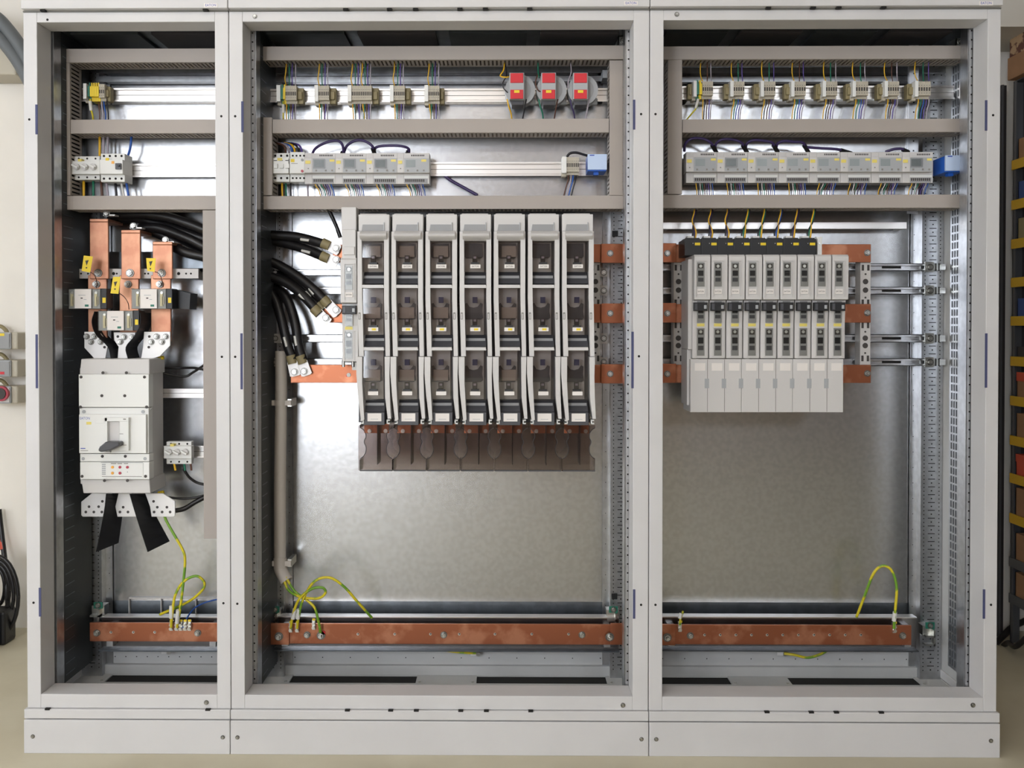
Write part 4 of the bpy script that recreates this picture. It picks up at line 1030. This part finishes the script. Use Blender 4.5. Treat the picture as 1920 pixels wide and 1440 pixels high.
    def wavy(xc, s):
        return [(xc, 802), (xc - 5 * s, 805), (xc - 10 * s, 812), (xc - 11 * s, 820), (xc - 8 * s, 826), (xc - 8 * s, 831), (xc - 11 * s, 838), (xc - 10.5 * s, 848), (xc - 6 * s, 856), (xc, 860)]
    Rr = wavy(X(66.5), 1); Lw = wavy(X(6), -1)
    poly = [(X(6), 797), (X(66.5), 797)] + Rr + [(X(66.5), 883), (X(6), 883)] + Lw[::-1]
    m = MB().pprism(poly, .130, .133, 'smoke_dark'); 
    sh = part('terminal_shroud', m, t, label='smoked clear terminal shroud')
    part('rear_shroud', MB().pb(X(3), 798, X(66.5), 882, .205, .2065, 'smoke_dark'), t, label='smoked clear rear wall')
    m = MB()
    for a, s in ((Rr, 1), (Lw, -1)):
        f = [P(p[0], p[1], .128) for p in a]; m.tube([(v.x, .131, v.z) for v in f], .0011, 'dark_grey', 6, 2)
    m.pb(X(6), 881.5, X(66.5), 883.5, .127, .134, 'dark_grey').pb(X(5.5), 797, X(6.5), 803, .128, .24, 'smoke_dark')
    m.pb(X(38), 797, X(39.5), 871, .133, .2, 'dark_grey')
    part('shroud_edge', m, sh)
    m = MB().pb(X(5.2), 862, X(6.4), 883, .134, .2, 'smoke_dark').pb(X(66), 862, X(67), 883, .134, .2, 'smoke_dark')
    part('shroud_fins', m, sh)
    m = MB().pb(X(14), 795, X(60), 812, .17, .18, 'copper'); tb = part('connection_tab', m, t, label='copper connection tab')
    for u in (24, 54): q = P(X(u), 808, .168); part('bolt', MB().cyl((q.x, .164, q.z), .006, .006, 'zinc'), tb)
    return t
f0 = fuse_switch(669, 'tall grey fuse switch, leftmost of seven, beside the narrow fuse unit')
base = Vector(f0.location); pitch = (P(1052, 700, .11).x - P(669, 700, .11).x) / 6
for i in range(1, 7):
    dup(f0, (base.x + pitch * i, base.y, base.z), ['', 'tall grey fuse switch, second of seven from the left', 'tall grey fuse switch, third of seven from the left', 'tall grey fuse switch in the centre of the seven', 'tall grey fuse switch, third of seven from the right', 'tall grey fuse switch, second of seven from the right', 'tall grey fuse switch, rightmost of seven, beside the copper link plates'][i])
# fuse bodies seen only in some windows: pale fuse links
for i in (0, 1, 2, 4):
    for k, yc in enumerate((469, 584, 701)):
        x = 669 + 63.8 * i
        q = R(x + 16, yc - 8, x + 44, yc + 13, .147)
        single('fuse', MB().box(q[0], q[1], .147, .1495, q[2], q[3], 'fuse_body'), 'beige fuse in the %s window of the %s tall fuse switch' % (['top', 'middle', 'bottom'][k], ORD[i]), 'fuse', 'fuses inside the tall fuse switches', bev=.0008)
# narrow fuse unit with tall blank cover on the left
def d0_unit(x0, y0, label, grp, Yo=0.0, h=1.0, name='small_fuse_unit'):
    def yy(v): return y0 + (v - 478) * h
    c = P(x0 + 14, yy(672), .12 + Yo); t = thing(name, label, 'fuse unit', (c.x, .24, c.z), grp)
    T, Bt = .095 + Yo, .125 + Yo
    m = MB(); zt, zm, zb, z1, z2 = [P(x0 + 14, yy(v), .11 + Yo).z for v in (478, 563, 672, 488, 605)]
    q = R(x0, yy(478), x0 + 30, yy(672), .11 + Yo)
    m.xprism([(T, zt - .006), (T + .006, zt), (.244, zt), (.244, zb), (Bt, zb), (Bt, z2), (Bt - .006, zm), (T + .002, zm + .002)], q[0], q[1], 'plastic')
    part('body', m, t, bev=.0012)
    m = MB(); ff = .004
    for (ya, yb, Yw) in ((492, 537, T), (565, 605, Bt - .006), (615, 667, Bt)):
        w = Yw - .0012
        m.pb(x0 + 7, yy(ya), x0 + 21, yy(yb), w, w + .001, 'plastic_grey')
        for e, (ea, eb) in enumerate(((.06, .24), (.34, .56), (.64, .8))):
            m.pb(x0 + 9, yy(ya + (yb - ya) * ea), x0 + 19, yy(ya + (yb - ya) * eb), w - .0012, w, ('ink', 'black', 'dark_grey')[e])
        q = P(x0 + 14, yy(ya + 7), w - .0025); m.cyl((q.x, q.y, q.z), .0045, .002, 'zinc', n=12)
    ins = part('fuse_view', m, t, label='dark contacts behind clear windows')
    for (ya, yb, Yw) in ((492, 537, T), (565, 605, Bt - .006), (615, 667, Bt)):
        part('window', MB().pb(x0 + 7, yy(ya), x0 + 21, yy(yb), Yw - .0060, Yw - .0055, 'clear_cover'), t, label='clear window')
    for (ya, yb, Yw) in ((488, 556, T), (614, 670, Bt)):
        m = MB()
        for a in ((5, 6.2), (24, 25.2)): m.pb(x0 + a[0], yy(ya), x0 + a[1], yy(yb), Yw - .002, Yw, 'plastic')
        m.pb(x0 + 5, yy(ya), x0 + 25, yy(ya + 1.5), Yw - .004, Yw, 'plastic')
        part('raised_frame', m, t)
    part('slide', MB().pb(x0 + 1, yy(567), x0 + 27, yy(583), Bt - .020, Bt - .006, 'black').pb(x0 + 3, yy(569), x0 + 8, yy(581), Bt - .0215, Bt - .02, 'dark_grey').pb(x0 + 20, yy(572), x0 + 25, yy(579), Bt - .0215, Bt - .02, 'ct_grey'), t, label='black slide', bev=.001)
    m = MB().pb(x0 + 7, yy(542), x0 + 21, yy(551), T - .0015, T, 'label'); c = P(x0 + 14, yy(546.5), T - .002); m.text('EATON', c.x, T - .002, c.z, .007, 'ink', .017)
    part('name_plate', m, t, label='white plate with black letters')
    part('tag', MB().pb(x0 + 7, yy(606.5), x0 + 21, yy(612), Bt - .0015, Bt, 'yellow_soft').pb(x0 + 7, yy(603), x0 + 21, yy(604), Bt - .001, Bt, 'ink_soft'), t, label='yellow tag')
    return t
t = d0_unit(640, 484, 'narrow fuse unit with black slide at the left of the tall fuse switches', None, Yo=.01, h=1.0, name='narrow_fuse_unit')
m = MB().pb(640, 388, 668, 440, .125, .2, 'plastic').pb(641, 430, 667, 486, .110, .244, 'plastic').pb(644, 462, 665, 478, .105, .12, 'plastic').pb(640, 482, 662, 497, .118, .23, 'plastic')
single('terminal_cover', m, 'blank pale cover standing above the narrow fuse unit', 'cover', bev=.002)
m = MB()
for x in (644, 662):
    q = P(x, 683, .2); m.cyl((q.x, .20, q.z - .008), .005, .018, 'zinc', 'z')
q = R(660, 680, 668, 694, .2); m.box(q[0], q[1], .2, .24, q[2], q[3], 'plastic_white'); q = R(641, 672, 667, 680, .2); m.box(q[0], q[1], .2, .244, q[2], q[3], 'plastic_grey')
single('clamp', m, 'zinc clamp screws under the narrow fuse unit', 'clamp')
# nine small fuse units
u0 = d0_unit(1300, 478, 'small white fuse unit, leftmost of nine', 'small fuse units in the right bay')
b0 = Vector(u0.location); pt = (P(1300 + 32.2 * 8, 600, .11).x - P(1300, 600, .11).x) / 8
for i in range(1, 9):
    dup(u0, (b0.x + pt * i, b0.y, b0.z), 'small white fuse unit, %s' % ['', 'second of nine from the left', 'third of nine from the left', 'fourth of nine from the left', 'middle one of nine', 'fourth of nine from the right', 'third of nine from the right', 'second of nine from the right', 'rightmost of nine, without a black carrier above'][i])
single('side_shield', MB().pb(1290, 486, 1299, 655, .135, .244, 'plastic').pb(1288, 655, 1297, 760, .15, .244, 'plastic'), 'pale side shield left of the nine small fuse units', 'shield', bev=.002)
for i in range(3):
    a = 1294.5 + i * 96; b = a + 95.4
    if i == 2: b = 1581
    c = P((a + b) / 2, 773, .125); t = thing('terminal_cover', 'blank pale cover with three cards, %s under the small fuse units' % ['left one', 'middle one', 'right one'][i], 'cover', (c.x, .24, c.z), 'covers under the small fuse units')
    part('cover_shell', MB().pb(a, 673, b, 773, .128, .24, 'plastic').pb(a + 6, 670, a + 14, 675, .13, .2, 'ink_soft'), t, bev=.001)
    for j in range(3):
        part('label_card', MB().pb(a + 8 + j * 32, 681, a + 28 + j * 32, 695, .1268, .128, 'label'), t, label='blank card')
        if j: part('groove', MB().pb(a + j * 32 - .4, 674, a + j * 32 + .4, 772, .1275, .128, 'seam'), t)
    for j in range(3):
        q = MB().pb(a + 27 + j * 32, 710, a + 35 + j * 32, 728, .1268, .129, 'ct_grey')
        if not (i == 2 and j == 2): part('finger_slot', q, t)
# black carriers on top
for i in range(8):
    a = 1284 + i * 30.8; c = P(a + 15, 478, .14)
    t = thing('fuse_carrier', 'black fuse carrier with yellow tag, %s of eight from the left' % ORD[i], 'fuse carrier', (c.x, .24, c.z), 'black fuse carriers above the small fuse units')
    part('body', MB().pb(a, 448, a + 30.6, 479, .14, .243, 'black').pb(a + 2, 446, a + 28, 449, .16, .23, 'black'), t, bev=.0008)
    part('tag', MB().pb(a + 19, 455, a + 29, 460, .1385, .14, 'yellow'), t, label='yellow tag')
    part('screw', MB().pb(a + 15, 455.5, a + 16, 457, .1385, .14, 'label'), t)
    part('terminal', MB().pb(a + 5, 442.5, a + 17, 447, .17, .20, 'w_white'), t, label='white wire terminals')
    for j, (cc, dx) in enumerate((('w_yellow', 0), ('w_black', -6), ('w_green' if i in (3, 4, 7) else ('w_blue' if i == 5 else 'w_navy'), -3))):
        x = a + 20 + dx; tx = a + (18 if i < 3 else 26) - dx * .5
        wire('%s wire rising from the %s black fuse carrier' % (CN[cc], ORD[i]), [(x, 446, .19), (x + 1, 434, .19), (tx - 4, 415, .2), (tx, 398, .21), (tx, 384, .23)], .0024, cc, 'wires above the black fuse carriers')
m = MB().pb(1531, 444, 1542, 447, .16, .24, 'plastic_white').pb(1533, 447, 1541, 480, .15, .243, 'plastic_white'); q = P(1536, 456, .15); m.cyl((q.x, .146, q.z), .004, .004, 'zinc')
single('end_terminal', m, 'white end piece right of the black fuse carriers', 'end piece')
q = R(1243, 417, 1700, 429, .32); single('cross_rail', MB().box(q[0], q[1], .32, .334, q[2], q[3], 'alu_rail').box(q[0], q[0] + .02, .334, BP, q[2], q[3], 'galv').box(q[1] - .02, q[1], .334, BP, q[2], q[3], 'galv'), 'bright strip behind the wires above the black fuse carriers', 'mounting rail')

# ------------------------------------------------------------ earth bars
YP = .25
def earth_bar(label, x0, x1, x_rail, y0, y1, bolts, holes, joint=None):
    c = P((x0 + x1) / 2, y1, YP); t = thing('earth_busbar', label, 'busbar', (c.x, .28, c.z), 'copper earth bars')
    q = R(x0, y0, x1, y1, YP); m = MB().box(q[0], q[1], YP, YP + .008, q[2], q[3], 'copper')
    br = part('copper_bar', m, t, bev=.0012)
    m = MB()
    for h in holes: a = P(h, (y0 + y1) / 2, YP); m.cyl((a.x, YP - .0006, a.z), .0042, .001, 'zinc', n=12).cyl((a.x + .001, YP - .001, a.z + .001), .0022, .001, 'ink', n=8)
    part('tapped_holes', m, br)
    for x in bolts: a = P(x, (y0 + y1) / 2 + 1, YP); part('bolt', MB().bolt((a.x, YP, a.z), .0072, h=.014), br)
    if joint:
        for ja, jb in joint: part('joint_plate', MB().pb(ja, y0 - 1, jb, y1 + 1, YP - .008, YP, 'copper'), br, bev=.001)
    q = R(x_rail[0], 1156, x_rail[1], 1218, .29)
    m = MB().box(q[0], q[1], .29, .293, q[2], q[3] - .003, 'galv_mid').box(q[0], q[1], .286, .320, q[3] - .003, q[3], 'alu_rail').box(q[0], q[1], .270, .293, q[2], q[2] + .004, 'galv_dark')
    m.box(q[0] + .03, q[0] + .05, .258, .29, q[2] + .02, q[3] - .02, 'galv').box(q[1] - .05, q[1] - .03, .258, .29, q[2] + .02, q[3] - .02, 'galv')
    m.box(q[0], q[0] + .03, .293, .336, q[2] + .01, q[3] - .01, 'galv').box(q[1] - .03, q[1], .293, .336, q[2] + .01, q[3] - .01, 'galv')
    part('carrier_rail', m, t)
earth_bar('copper earth bar at the bottom of the left bay', 168, 428, (190, 428), 1168, 1203, (182, 371), (208, 250, 290))
earth_bar('copper earth bar at the bottom of the middle bay', 500, 1168, (515, 1160), 1170, 1208, (576, 832, 1091), (671, 740, 807, 861, 928, 997, 1066), [(500, 542), (1145, 1168)])
earth_bar('copper earth bar at the bottom of the right bay', 1230, 1709, (1232, 1718), 1172, 1209, (1294, 1692), tuple(1321 + 29.3 * i for i in range(11)), [(1230, 1266)])
for i, (x, y, Y) in enumerate(((523, 1193, YP - .008), (1143, 1194, YP - .008), (1251, 1195, YP - .008), (602, 1191, YP))):
    a = P(x, y, Y); m = MB().bolt((a.x, Y, a.z), .009, h=.012).cyl((a.x, Y - .02, a.z), .0045, .02, 'zinc')
    if i == 3: m.cyl((a.x + .008, Y - .003, a.z + .008), .006, .003, 'red')
    single('joint_bolt', m, 'zinc joint bolt on the earth bar, %s' % ['left end of the middle bay', 'right end of the middle bay', 'left end of the right bay', 'with a red mark below the curling earth wires'][i], 'bolt')
# terminal clamps on the earth bars
def clamps(label, xs, y, Y=YP - .01):
    c = P(xs[0], y, Y); t = thing('earth_clamp', label, 'clamp', (c.x, YP, c.z), 'earth clamps')
    for x in xs:
        a = P(x, y, Y); m = MB().box(a.x - .005, a.x + .005, Y, YP, a.z - .008, a.z + .022, 'zinc').cyl((a.x, Y - .008, a.z + .012), .0045, .008, 'zinc', n=10).cyl((a.x, Y - .008, a.z), .005, .008, 'zinc', n=10)
        m.box(a.x - .003, a.x + .006, Y - .004, Y, a.z + .022, a.z + .028, 'yellow')
        part('clamp_screw', m, t)
clamps('row of five zinc clamps on the left earth bar', (321, 331, 339, 347, 355), 1178)
clamps('pair of zinc clamps at the left of the middle earth bar', (545, 557), 1181)
clamps('single empty zinc clamp on the middle earth bar', (588,), 1176)
clamps('zinc clamp at the left of the right earth bar', (1275,), 1180)
clamps('zinc clamp at the right of the right earth bar', (1677,), 1182)
EG = 'yellow and green earth cables'
def ecable(label, pts, mk=None, r=.0042, mt='earth'):
    o = single('earth_cable', MB().tube([P(*p) for p in pts], r, mt, 10, 8), label, 'cable', EG)
    if mk: part('cable_marker', MB().tube([P(*p) for p in mk], r * 1.6, 'w_white', 8, 2), o, label='white marker sleeve')
ecable('yellow green cable dropping from the large breaker to the left earth bar', [(305, 948, .25), (310, 972, .22), (325, 1000, .21), (342, 1030, .21), (347, 1050, .21), (344, 1090, .21), (338, 1140, .215), (332, 1176, .235)], [(334, 1144, .215), (333, 1156, .22), (332, 1168, .225)])
ecable('yellow green cable curling in a loop above the left earth bar', [(321, 1176, .235), (323, 1150, .22), (329, 1115, .215), (345, 1090, .21), (368, 1080, .21), (383, 1092, .215), (378, 1108, .22), (350, 1130, .24), (300, 1152, .28)], [(321, 1136, .218), (321, 1150, .22), (321, 1158, .225)])
ecable('tall yellow green cable arching over to the middle earth bar', [(557, 1178, .235), (561, 1150, .22), (570, 1120, .215), (590, 1090, .21), (618, 1083, .21), (645, 1100, .22), (670, 1128, .24), (697, 1158, .28)], [(558, 1160, .225), (560, 1150, .222), (561, 1142, .22)])
ecable('yellow green cable twisting from the grey conduit to the left clamp', [(545, 1178, .235), (550, 1150, .22), (562, 1122, .21), (585, 1104, .205), (605, 1102, .205), (610, 1112, .21), (595, 1122, .215), (560, 1118, .225), (540, 1105, .24), (532, 1085, .25)], [(549, 1160, .225), (551, 1150, .222), (553, 1142, .22)])
ecable('yellow green cable from the grey conduit to the red marked bolt', [(536, 1082, .25), (552, 1108, .235), (575, 1125, .225), (590, 1140, .22), (597, 1165, .225), (601, 1186, .235)], None)
ecable('yellow green cable arching above the right earth bar', [(1676, 1178, .235), (1679, 1140, .215), (1681, 1100, .21), (1672, 1070, .21), (1655, 1061, .215), (1638, 1075, .225), (1622, 1115, .25), (1606, 1157, .28)], [(1676, 1164, .228), (1677, 1156, .225), (1678, 1148, .22)])
ecable('short yellow green stub in the clamp at the left of the right bay', [(1275, 1172, .235), (1276, 1160, .235), (1281, 1146, .245)], [(1274, 1160, .234), (1277, 1150, .238)], r=.0035)
ecable('yellow green cable end under the middle earth bar', [(830, 1219, .32), (850, 1222, .32), (870, 1224, .32), (892, 1225, .33)], None, r=.0035)
ecable('yellow green cable sagging under the right earth bar', [(1556, 1216, .33), (1540, 1226, .32), (1515, 1233, .32), (1490, 1228, .32), (1470, 1225, .33)], None, r=.0042)
for i, (x, y) in enumerate(((897, 1225), (1471, 1225), (318, 1222))):
    a = P(x, y, .345); single('cable_lug', MB().cyl((a.x, .335, a.z), .007, .035, 'zinc').box(a.x - .025, a.x, .340, .343, a.z - .005, a.z + .005, 'tin').box(a.x-.004,a.x+.004,.343,.372,a.z-.004,a.z+.004,'zinc'), 'small lug bolted to the rear rail in the %s bay' % ['middle', 'right', 'left'][i], 'cable lug', 'lugs on the rear rail')
single('cable', MB().tube([P(343, 1178, .24), P(350, 1160, .26), P(365, 1140, .30), P(390, 1128, .32), P(428, 1120, .34)], .0025, 'w_blue', 8, 6), 'thin blue wire rising right from the left earth bar', 'wire')
# control cables beside the large breaker
single('cable', MB().tube([P(300, 930, .25), P(330, 934, .27), P(360, 934, .28), P(388, 928, .28)], .004, 'cable', 8, 6), 'thin black cable leaving right from under the large breaker', 'cable', 'thin black cables beside the large breaker')
single('cable', MB().tube([P(325, 958, .25), P(345, 954, .26), P(365, 942, .27), P(392, 928, .28)], .0075, 'cable', 8, 6), 'thicker black cable rising behind the lower right terminal plate', 'cable', 'thin black cables beside the large breaker')
single('cable', MB().tube([P(345, 880, .26), P(355, 895, .27), P(370, 905, .28), P(392, 910, .28)], .0045, 'cable', 8, 6), 'black cable curving from the small rotary breaker', 'cable', 'thin black cables beside the large breaker')
single('cable', MB().tube([P(305, 700, .28), P(345, 706, .30), P(362, 698, .30), P(390, 680, .29)], .004, 'cable', 8, 6), 'upper black cable right of the top of the large breaker', 'cable', 'thin black cables beside the large breaker')
single('cable', MB().tube([P(305, 690, .30), P(340, 690, .31), P(365, 690, .30), P(390, 695, .29)], .004, 'cable', 8, 6), 'straight black cable right of the top of the large breaker', 'cable', 'thin black cables beside the large breaker')
for i, (x, y) in enumerate(((303, 671), (303, 924))):
    a = P(x, y, .24); single('wire_connector', MB().tube([P(x - 6, y + 1, .24), P(x + 4, y - 1, .24)], .006, 'yellow', 8, 2), 'yellow connector at the %s right corner of the large breaker' % ['upper', 'lower'][i], 'connector')
# white grey conduit in the middle bay
c = P(524, 1090, .26); t = thing('conduit_pipe', 'pale grey plastic conduit standing at the left of the middle bay', 'conduit', (c.x, .28, c.z))
part('pipe', MB().tube([P(527, 658, .275), P(527, 740, .275), P(525, 900, .275), P(525, 1050, .275)], .0185, 'conduit', 20, 3), t)
part('elbow', MB().tube([P(525, 1046, .275), P(526, 1066, .272), P(532, 1080, .266), P(538, 1090, .26)], .0205, 'conduit', 20, 5), t)
for y in (755, 1055):
    a = P(540, y, .275); part('pipe_clip', MB().box(a.x - .052, a.x + .012, .262, .27, a.z - .008, a.z + .008, 'conduit').box(a.x, a.x + .012, .27, .34, a.z - .012, a.z + .012, 'zinc'), t)
    part('collar', MB().tube([P(526, y - 5, .275), P(526, y + 5, .275)], .021, 'conduit', 20, 1), t)
# brackets at the ends of the earth rails
for i, (x, y) in enumerate(((1743, 1190), (1150, 1160), (185, 1152), (516, 1160))):
    Y = .30; a = P(x, y, Y)
    m = MB().box(a.x - .022, a.x + .018, Y, Y + .036, a.z - .002, a.z + .028, 'zinc').box(a.x + .004, a.x + .010, Y - .02, Y, a.z - .03, a.z + .02, 'zinc').box(a.x - .02, a.x + .01, Y - .02, Y, a.z - .03, a.z - .024, 'zinc').box(a.x - .02, a.x + .01, Y - .02, Y, a.z - .003, a.z + .003, 'zinc')
    m.box(a.x - .014, a.x + .014, Y - .004, Y, a.z + .02, a.z + .04, 'pe_green').bolt((a.x, Y - .004, a.z + .03), .006)
    single('end_bracket', m, 'zinc bracket with a green insert at the earth rail, %s' % ['right end of the right bay', 'right end of the middle bay', 'left end of the left bay', 'left end of the middle bay'][i], 'bracket', 'earth rail end brackets')
q = R(240, 1121, 428, 1122, .37); m = MB()
for x0, y0, x1, y1 in ((241, 1121, 428, 1123), (241, 1121, 242.5, 1155), (301, 1123, 302.5, 1155), (366, 1123, 367.5, 1155)): m.pb(x0, y0, x1, y1, .366, BP + .003, 'plastic')
single('grid_panel', m, 'thin pale grid lines behind the left earth bar', 'frame')
a = P(1152, 1118, .33); single('rail_clip', MB().box(a.x - .009, a.x + .009, .326, .335, a.z - .009, a.z + .009, 'black'), 'small black clip on the rear post right of the middle bay, near the earth bar', 'clip', bev=.001)
a = P(1153, 438, .33); single('rail_clip', MB().box(a.x - .009, a.x + .009, .326, .335, a.z - .009, a.z + .009, 'black'), 'small black clip on the rear post above the copper link plates', 'clip', bev=.001)

# ------------------------------------------------------------ left surroundings
def wallbox(y0, y1, label, face, extra):
    Yf = 1.02; t_ = P(5, y1, Yf); t = thing('switch_box', label, 'switch box', (t_.x, WALLY, t_.z), 'grey boxes on the wall')
    part('housing', MB().pb(-28, y0, 33, y1, Yf + .01, WALLY, 'beige').pb(-28, y0, 20, y1, Yf, Yf + .012, 'ct_grey'), t, bev=.006)
    part('front', MB().pb(-24, y0 + 3, 17, y1 - 3, Yf - .003, Yf, face), t)
    k = MB()
    extra(k); part('marking', k, t)
    part('gland_cable', MB().tube([P(-6, y0 - 12, 1.08), P(4, y0 - 10, 1.08), P(12, y0 - 2, 1.07), P(14, y0 + 4, 1.07)], .008, 'olive', 8, 4), t)
wallbox(623, 655, 'topmost grey switch box on the wall with a yellow mark', 'plastic_grey', lambda k: k.pb(-4, 625, 8, 630, 1.016, 1.0175, 'yellow'))
wallbox(675, 707, 'middle grey switch box on the wall with a red mark', 'plastic_grey', lambda k: k.pb(0, 697, 8, 702, 1.016, 1.0175, 'red'))
wallbox(724, 757, 'lowest grey switch box on the wall with a dark red socket', 'plastic', lambda k: k.cyl((P(2, 738, 1.01).x, 1.005, P(2, 738, 1.01).z), .03, .014, 'red_btn', n=20).cyl((P(2, 738, 1.01).x, 1.0, P(2, 738, 1.01).z), .022, .006, 'ink', n=20))
for i, off in enumerate((0, 33)):
    single('wall_pipe', MB().tube([P(-60, 10 + off, .95), P(-15, 28 + off, .95), P(12, 52 + off, .95), P(45, 100 + off, .95), P(90, 190 + off, .95)], .026, 'pipe_grey', 16, 8), '%s grey pipe bending down behind the top left of the cabinets' % ['upper', 'lower'][i], 'pipe', 'bending grey pipes')
q = R(-40, 78, 30, 140, .98); single('junction_box', MB().box(q[0], q[1], .98, WALLY, q[2], q[3], 'beige'), 'beige junction box under the bending grey pipes', 'junction box', bev=.006)
q = P(10, 142, 1.05); single('cable_gland', MB().cyl((q.x, 1.05, q.z - .012), .016, .022, 'beige', 'z'), 'beige gland under the junction box', 'cable gland')
# cable reel and hose at the floor
def ring(mb, cx, cz, y, rx, rz, r, m, n=28, ph=0):
    pts = [(cx + rx * math.cos(2 * math.pi * i / n + ph), y, cz + rz * math.sin(2 * math.pi * i / n + ph)) for i in range(n + 1)]
    mb.tube(pts, r, m, 8, 1)
c = P(0, 1130, .98); t = thing('hose_coil', 'coil of black cable leaning against the wall left of the cabinets', 'cable coil', (c.x, .98, 0))
m = MB()
for k in range(4): ring(m, c.x - .006 * k, .175 + .008 * k, .95 + .016 * k, .088 - .020 * k, .160 - .030 * k, .008, 'cable')
part('loops', m, t)
m = MB().tube([P(-2, 955, 1.09), P(3, 1000, 1.08), P(9, 1050, 1.05), P(13, 1100, 1.0), P(16, 1150, .97)], .010, 'cable', 10, 5); part('feed_cable', m, t)
m = MB().tube([P(3, 1008, 1.079), P(6, 1030, 1.065)], .0115, 'bin_red', 10, 2); part('sleeve', m, t, label='red sleeve')
q = P(14, 1170, .96); m = MB().box(q.x - .05, q.x + .02, .90, .99, 0.0, .13, 'black'); part('plug', m, t, bev=.01)
q = P(-20, 1200, .85); single('tool_case', MB().box(q.x - .1, q.x + .015, .80, .88, 0, .24, 'rack_dark'), 'dark case standing by the cable coil at the left edge', 'case', bev=.01)

# ------------------------------------------------------------ right surroundings: shelf rack
RXF = 1.95; YF0, YF1 = -.35, .98
t = thing('shelf_rack', 'steel shelving rack with yellow shelf edges at the right of the cabinets', 'shelf rack', (RXF + .2, .4, 0))
ztop = P(1885, 155, .98).z
for x, y in ((RXF, YF1 - .04), (RXF, YF0), (RXF + .4, YF1 - .04), (RXF + .4, YF0)):
    m = MB().box(x, x + .004, y + .02, y + .04, 0, ztop, 'rack_steel').box(x, x + .035, y + .036, y + .04, 0, ztop, 'rack_steel')
    part('upright', m, t)
    if x == RXF and y > 0:
        m = MB().box(x + .01, x + .018, y - .06, y - .045, .3, ztop, 'galv'); part('bracket_rail', m, t)
ys = [307, 382, 455, 527, 599, 674, 748, 822, 893, 968, 1050, 1118]
zs = []
for k, y in enumerate(ys):
    z = P(1892, y, .97).z; zs.append(z)
    m = MB().box(RXF + .003, RXF + .42, YF0, YF1 - .001, z - .004, z, 'rack_steel'); sh = part('shelf', m, t)
    m = MB().box(RXF - .008, RXF - .001, YF0, YF1 - .004, z - .024, z + .012, 'rack_yellow' if k < 10 else 'rack_steel')
    part('shelf_edge', m, sh, label='yellow shelf edge' if k < 10 else None)
part('shelf', MB().box(RXF, RXF + .42, YF0, YF1, ztop, ztop + .004, 'rack_steel'), t)
part('rear_shade_panel', MB().box(RXF + .42, RXF + .424, YF0, YF1, .1, ztop, 'rack_dark'), t)  # dark panel added to make the rack interior dark
part('end_shade_panel', MB().box(RXF + .036, RXF + .42, YF1, YF1 + .003, .25, ztop, 'rack_dark'), t)  # also added, closes off the bright wall behind the shelves
SG = 'storage bins on the shelf rack'
binsp = [(0, .055, .09, 'cardboard', 'open brown'), (1, .07, .08, 'bin_blue', 'blue'), (2, .06, .09, 'olive', 'olive'), (4, .06, .08, 'bin_blue', 'dark blue'), (5, .05, .05, 'rack_dark', 'low dark'),
         (6, .06, .105, 'cardboard', 'tan carton'), (7, .05, .10, 'cardboard', 'plain carton'), (8, .05, .09, 'bin_red', 'red topped'), (9, .03, .115, 'cardboard', 'wide carton'), (10, .05, .11, 'cardboard', 'dark carton'), (11, .05, .10, 'cardboard', 'lower carton')]
for k, off, h, mt, nm in binsp:
    for j in range(3):
        y1 = YF1 - .026 - off * .1 - j * .24; y0 = y1 - .21; z = zs[k] 
        b = MB(); x0 = RXF + .003
        b.xprism([(y0, z), (y1, z), (y1, z + h), (y0, z + h)], x0, x0 + .004, mt).box(x0, x0 + .3, y0, y0 + .004, z, z + h, mt).box(x0, x0 + .3, y1 - .004, y1, z, z + h, mt).box(x0, x0 + .3, y0, y1, z, z + .004, mt).box(x0 + .296, x0 + .3, y0, y1, z, z + h, mt)
        if k in (6, 8): b.box(x0 - .002, x0, y0, y1, z + h * .68, z + h, 'bin_red')
        if k == 6: b.box(x0 - .0025, x0 - .002, y1 - .07, y1 - .06, z + h * .3, z + h * .5, 'ink')
        single('storage_bin', b, '%s bin on the shelf rack, %s shelf from the top, %s' % (nm, (ORD + ['tenth', 'eleventh', 'twelfth'])[k], ['far end', 'middle of the shelf', 'near end'][j]), 'storage bin', SG)
# cardboard boxes on top of the rack
zt = ztop + .004
single('cardboard_tray', MB().box(RXF - .03, RXF + .40, YF1 - .78, YF1 - .01, zt, zt + .085, 'cardboard').box(RXF - .025, RXF + .395, YF1 - .775, YF1 - .015, zt + .085, zt + .24, 'cardboard_print'), 'brown carton with printed holes pattern on top of the shelf rack', 'carton', bev=.003)
single('flat_carton', MB().box(RXF + .02, RXF + .33, YF1 - .62, YF1 - .02, zt + .241, zt + .30, 'olive'), 'flat olive carton on the printed brown carton', 'carton', bev=.003)
# floor cables by the rack
single('floor_cable', MB().tube([P(1868, 1205, .95), P(1885, 1188, 1.0), P(1900, 1175, 1.02), P(1930, 1160, 1.05)], .012, 'cable', 10, 6), 'thick black cable rising from the floor beside the shelf rack', 'cable', 'black cables near the rack')
single('floor_cable', MB().tube([P(1876, 1216, .98), P(1890, 1205, .9), P(1905, 1212, .8), P(1935, 1185, .75)], .010, 'cable', 10, 6), 'thin black cable lying in front of the shelf rack', 'cable', 'black cables near the rack')
q = R(1871, 160, 1884, 1205, 1.05); single('down_pipe', MB().box(q[0], q[1], 1.05, WALLY, q[2], q[3], 'rack_dark').box(q[0] + .005, q[0] + .012, 1.04, 1.05, q[2], q[3], 'rack_steel'), 'dark upright profile between the cabinets and the shelf rack', 'profile')
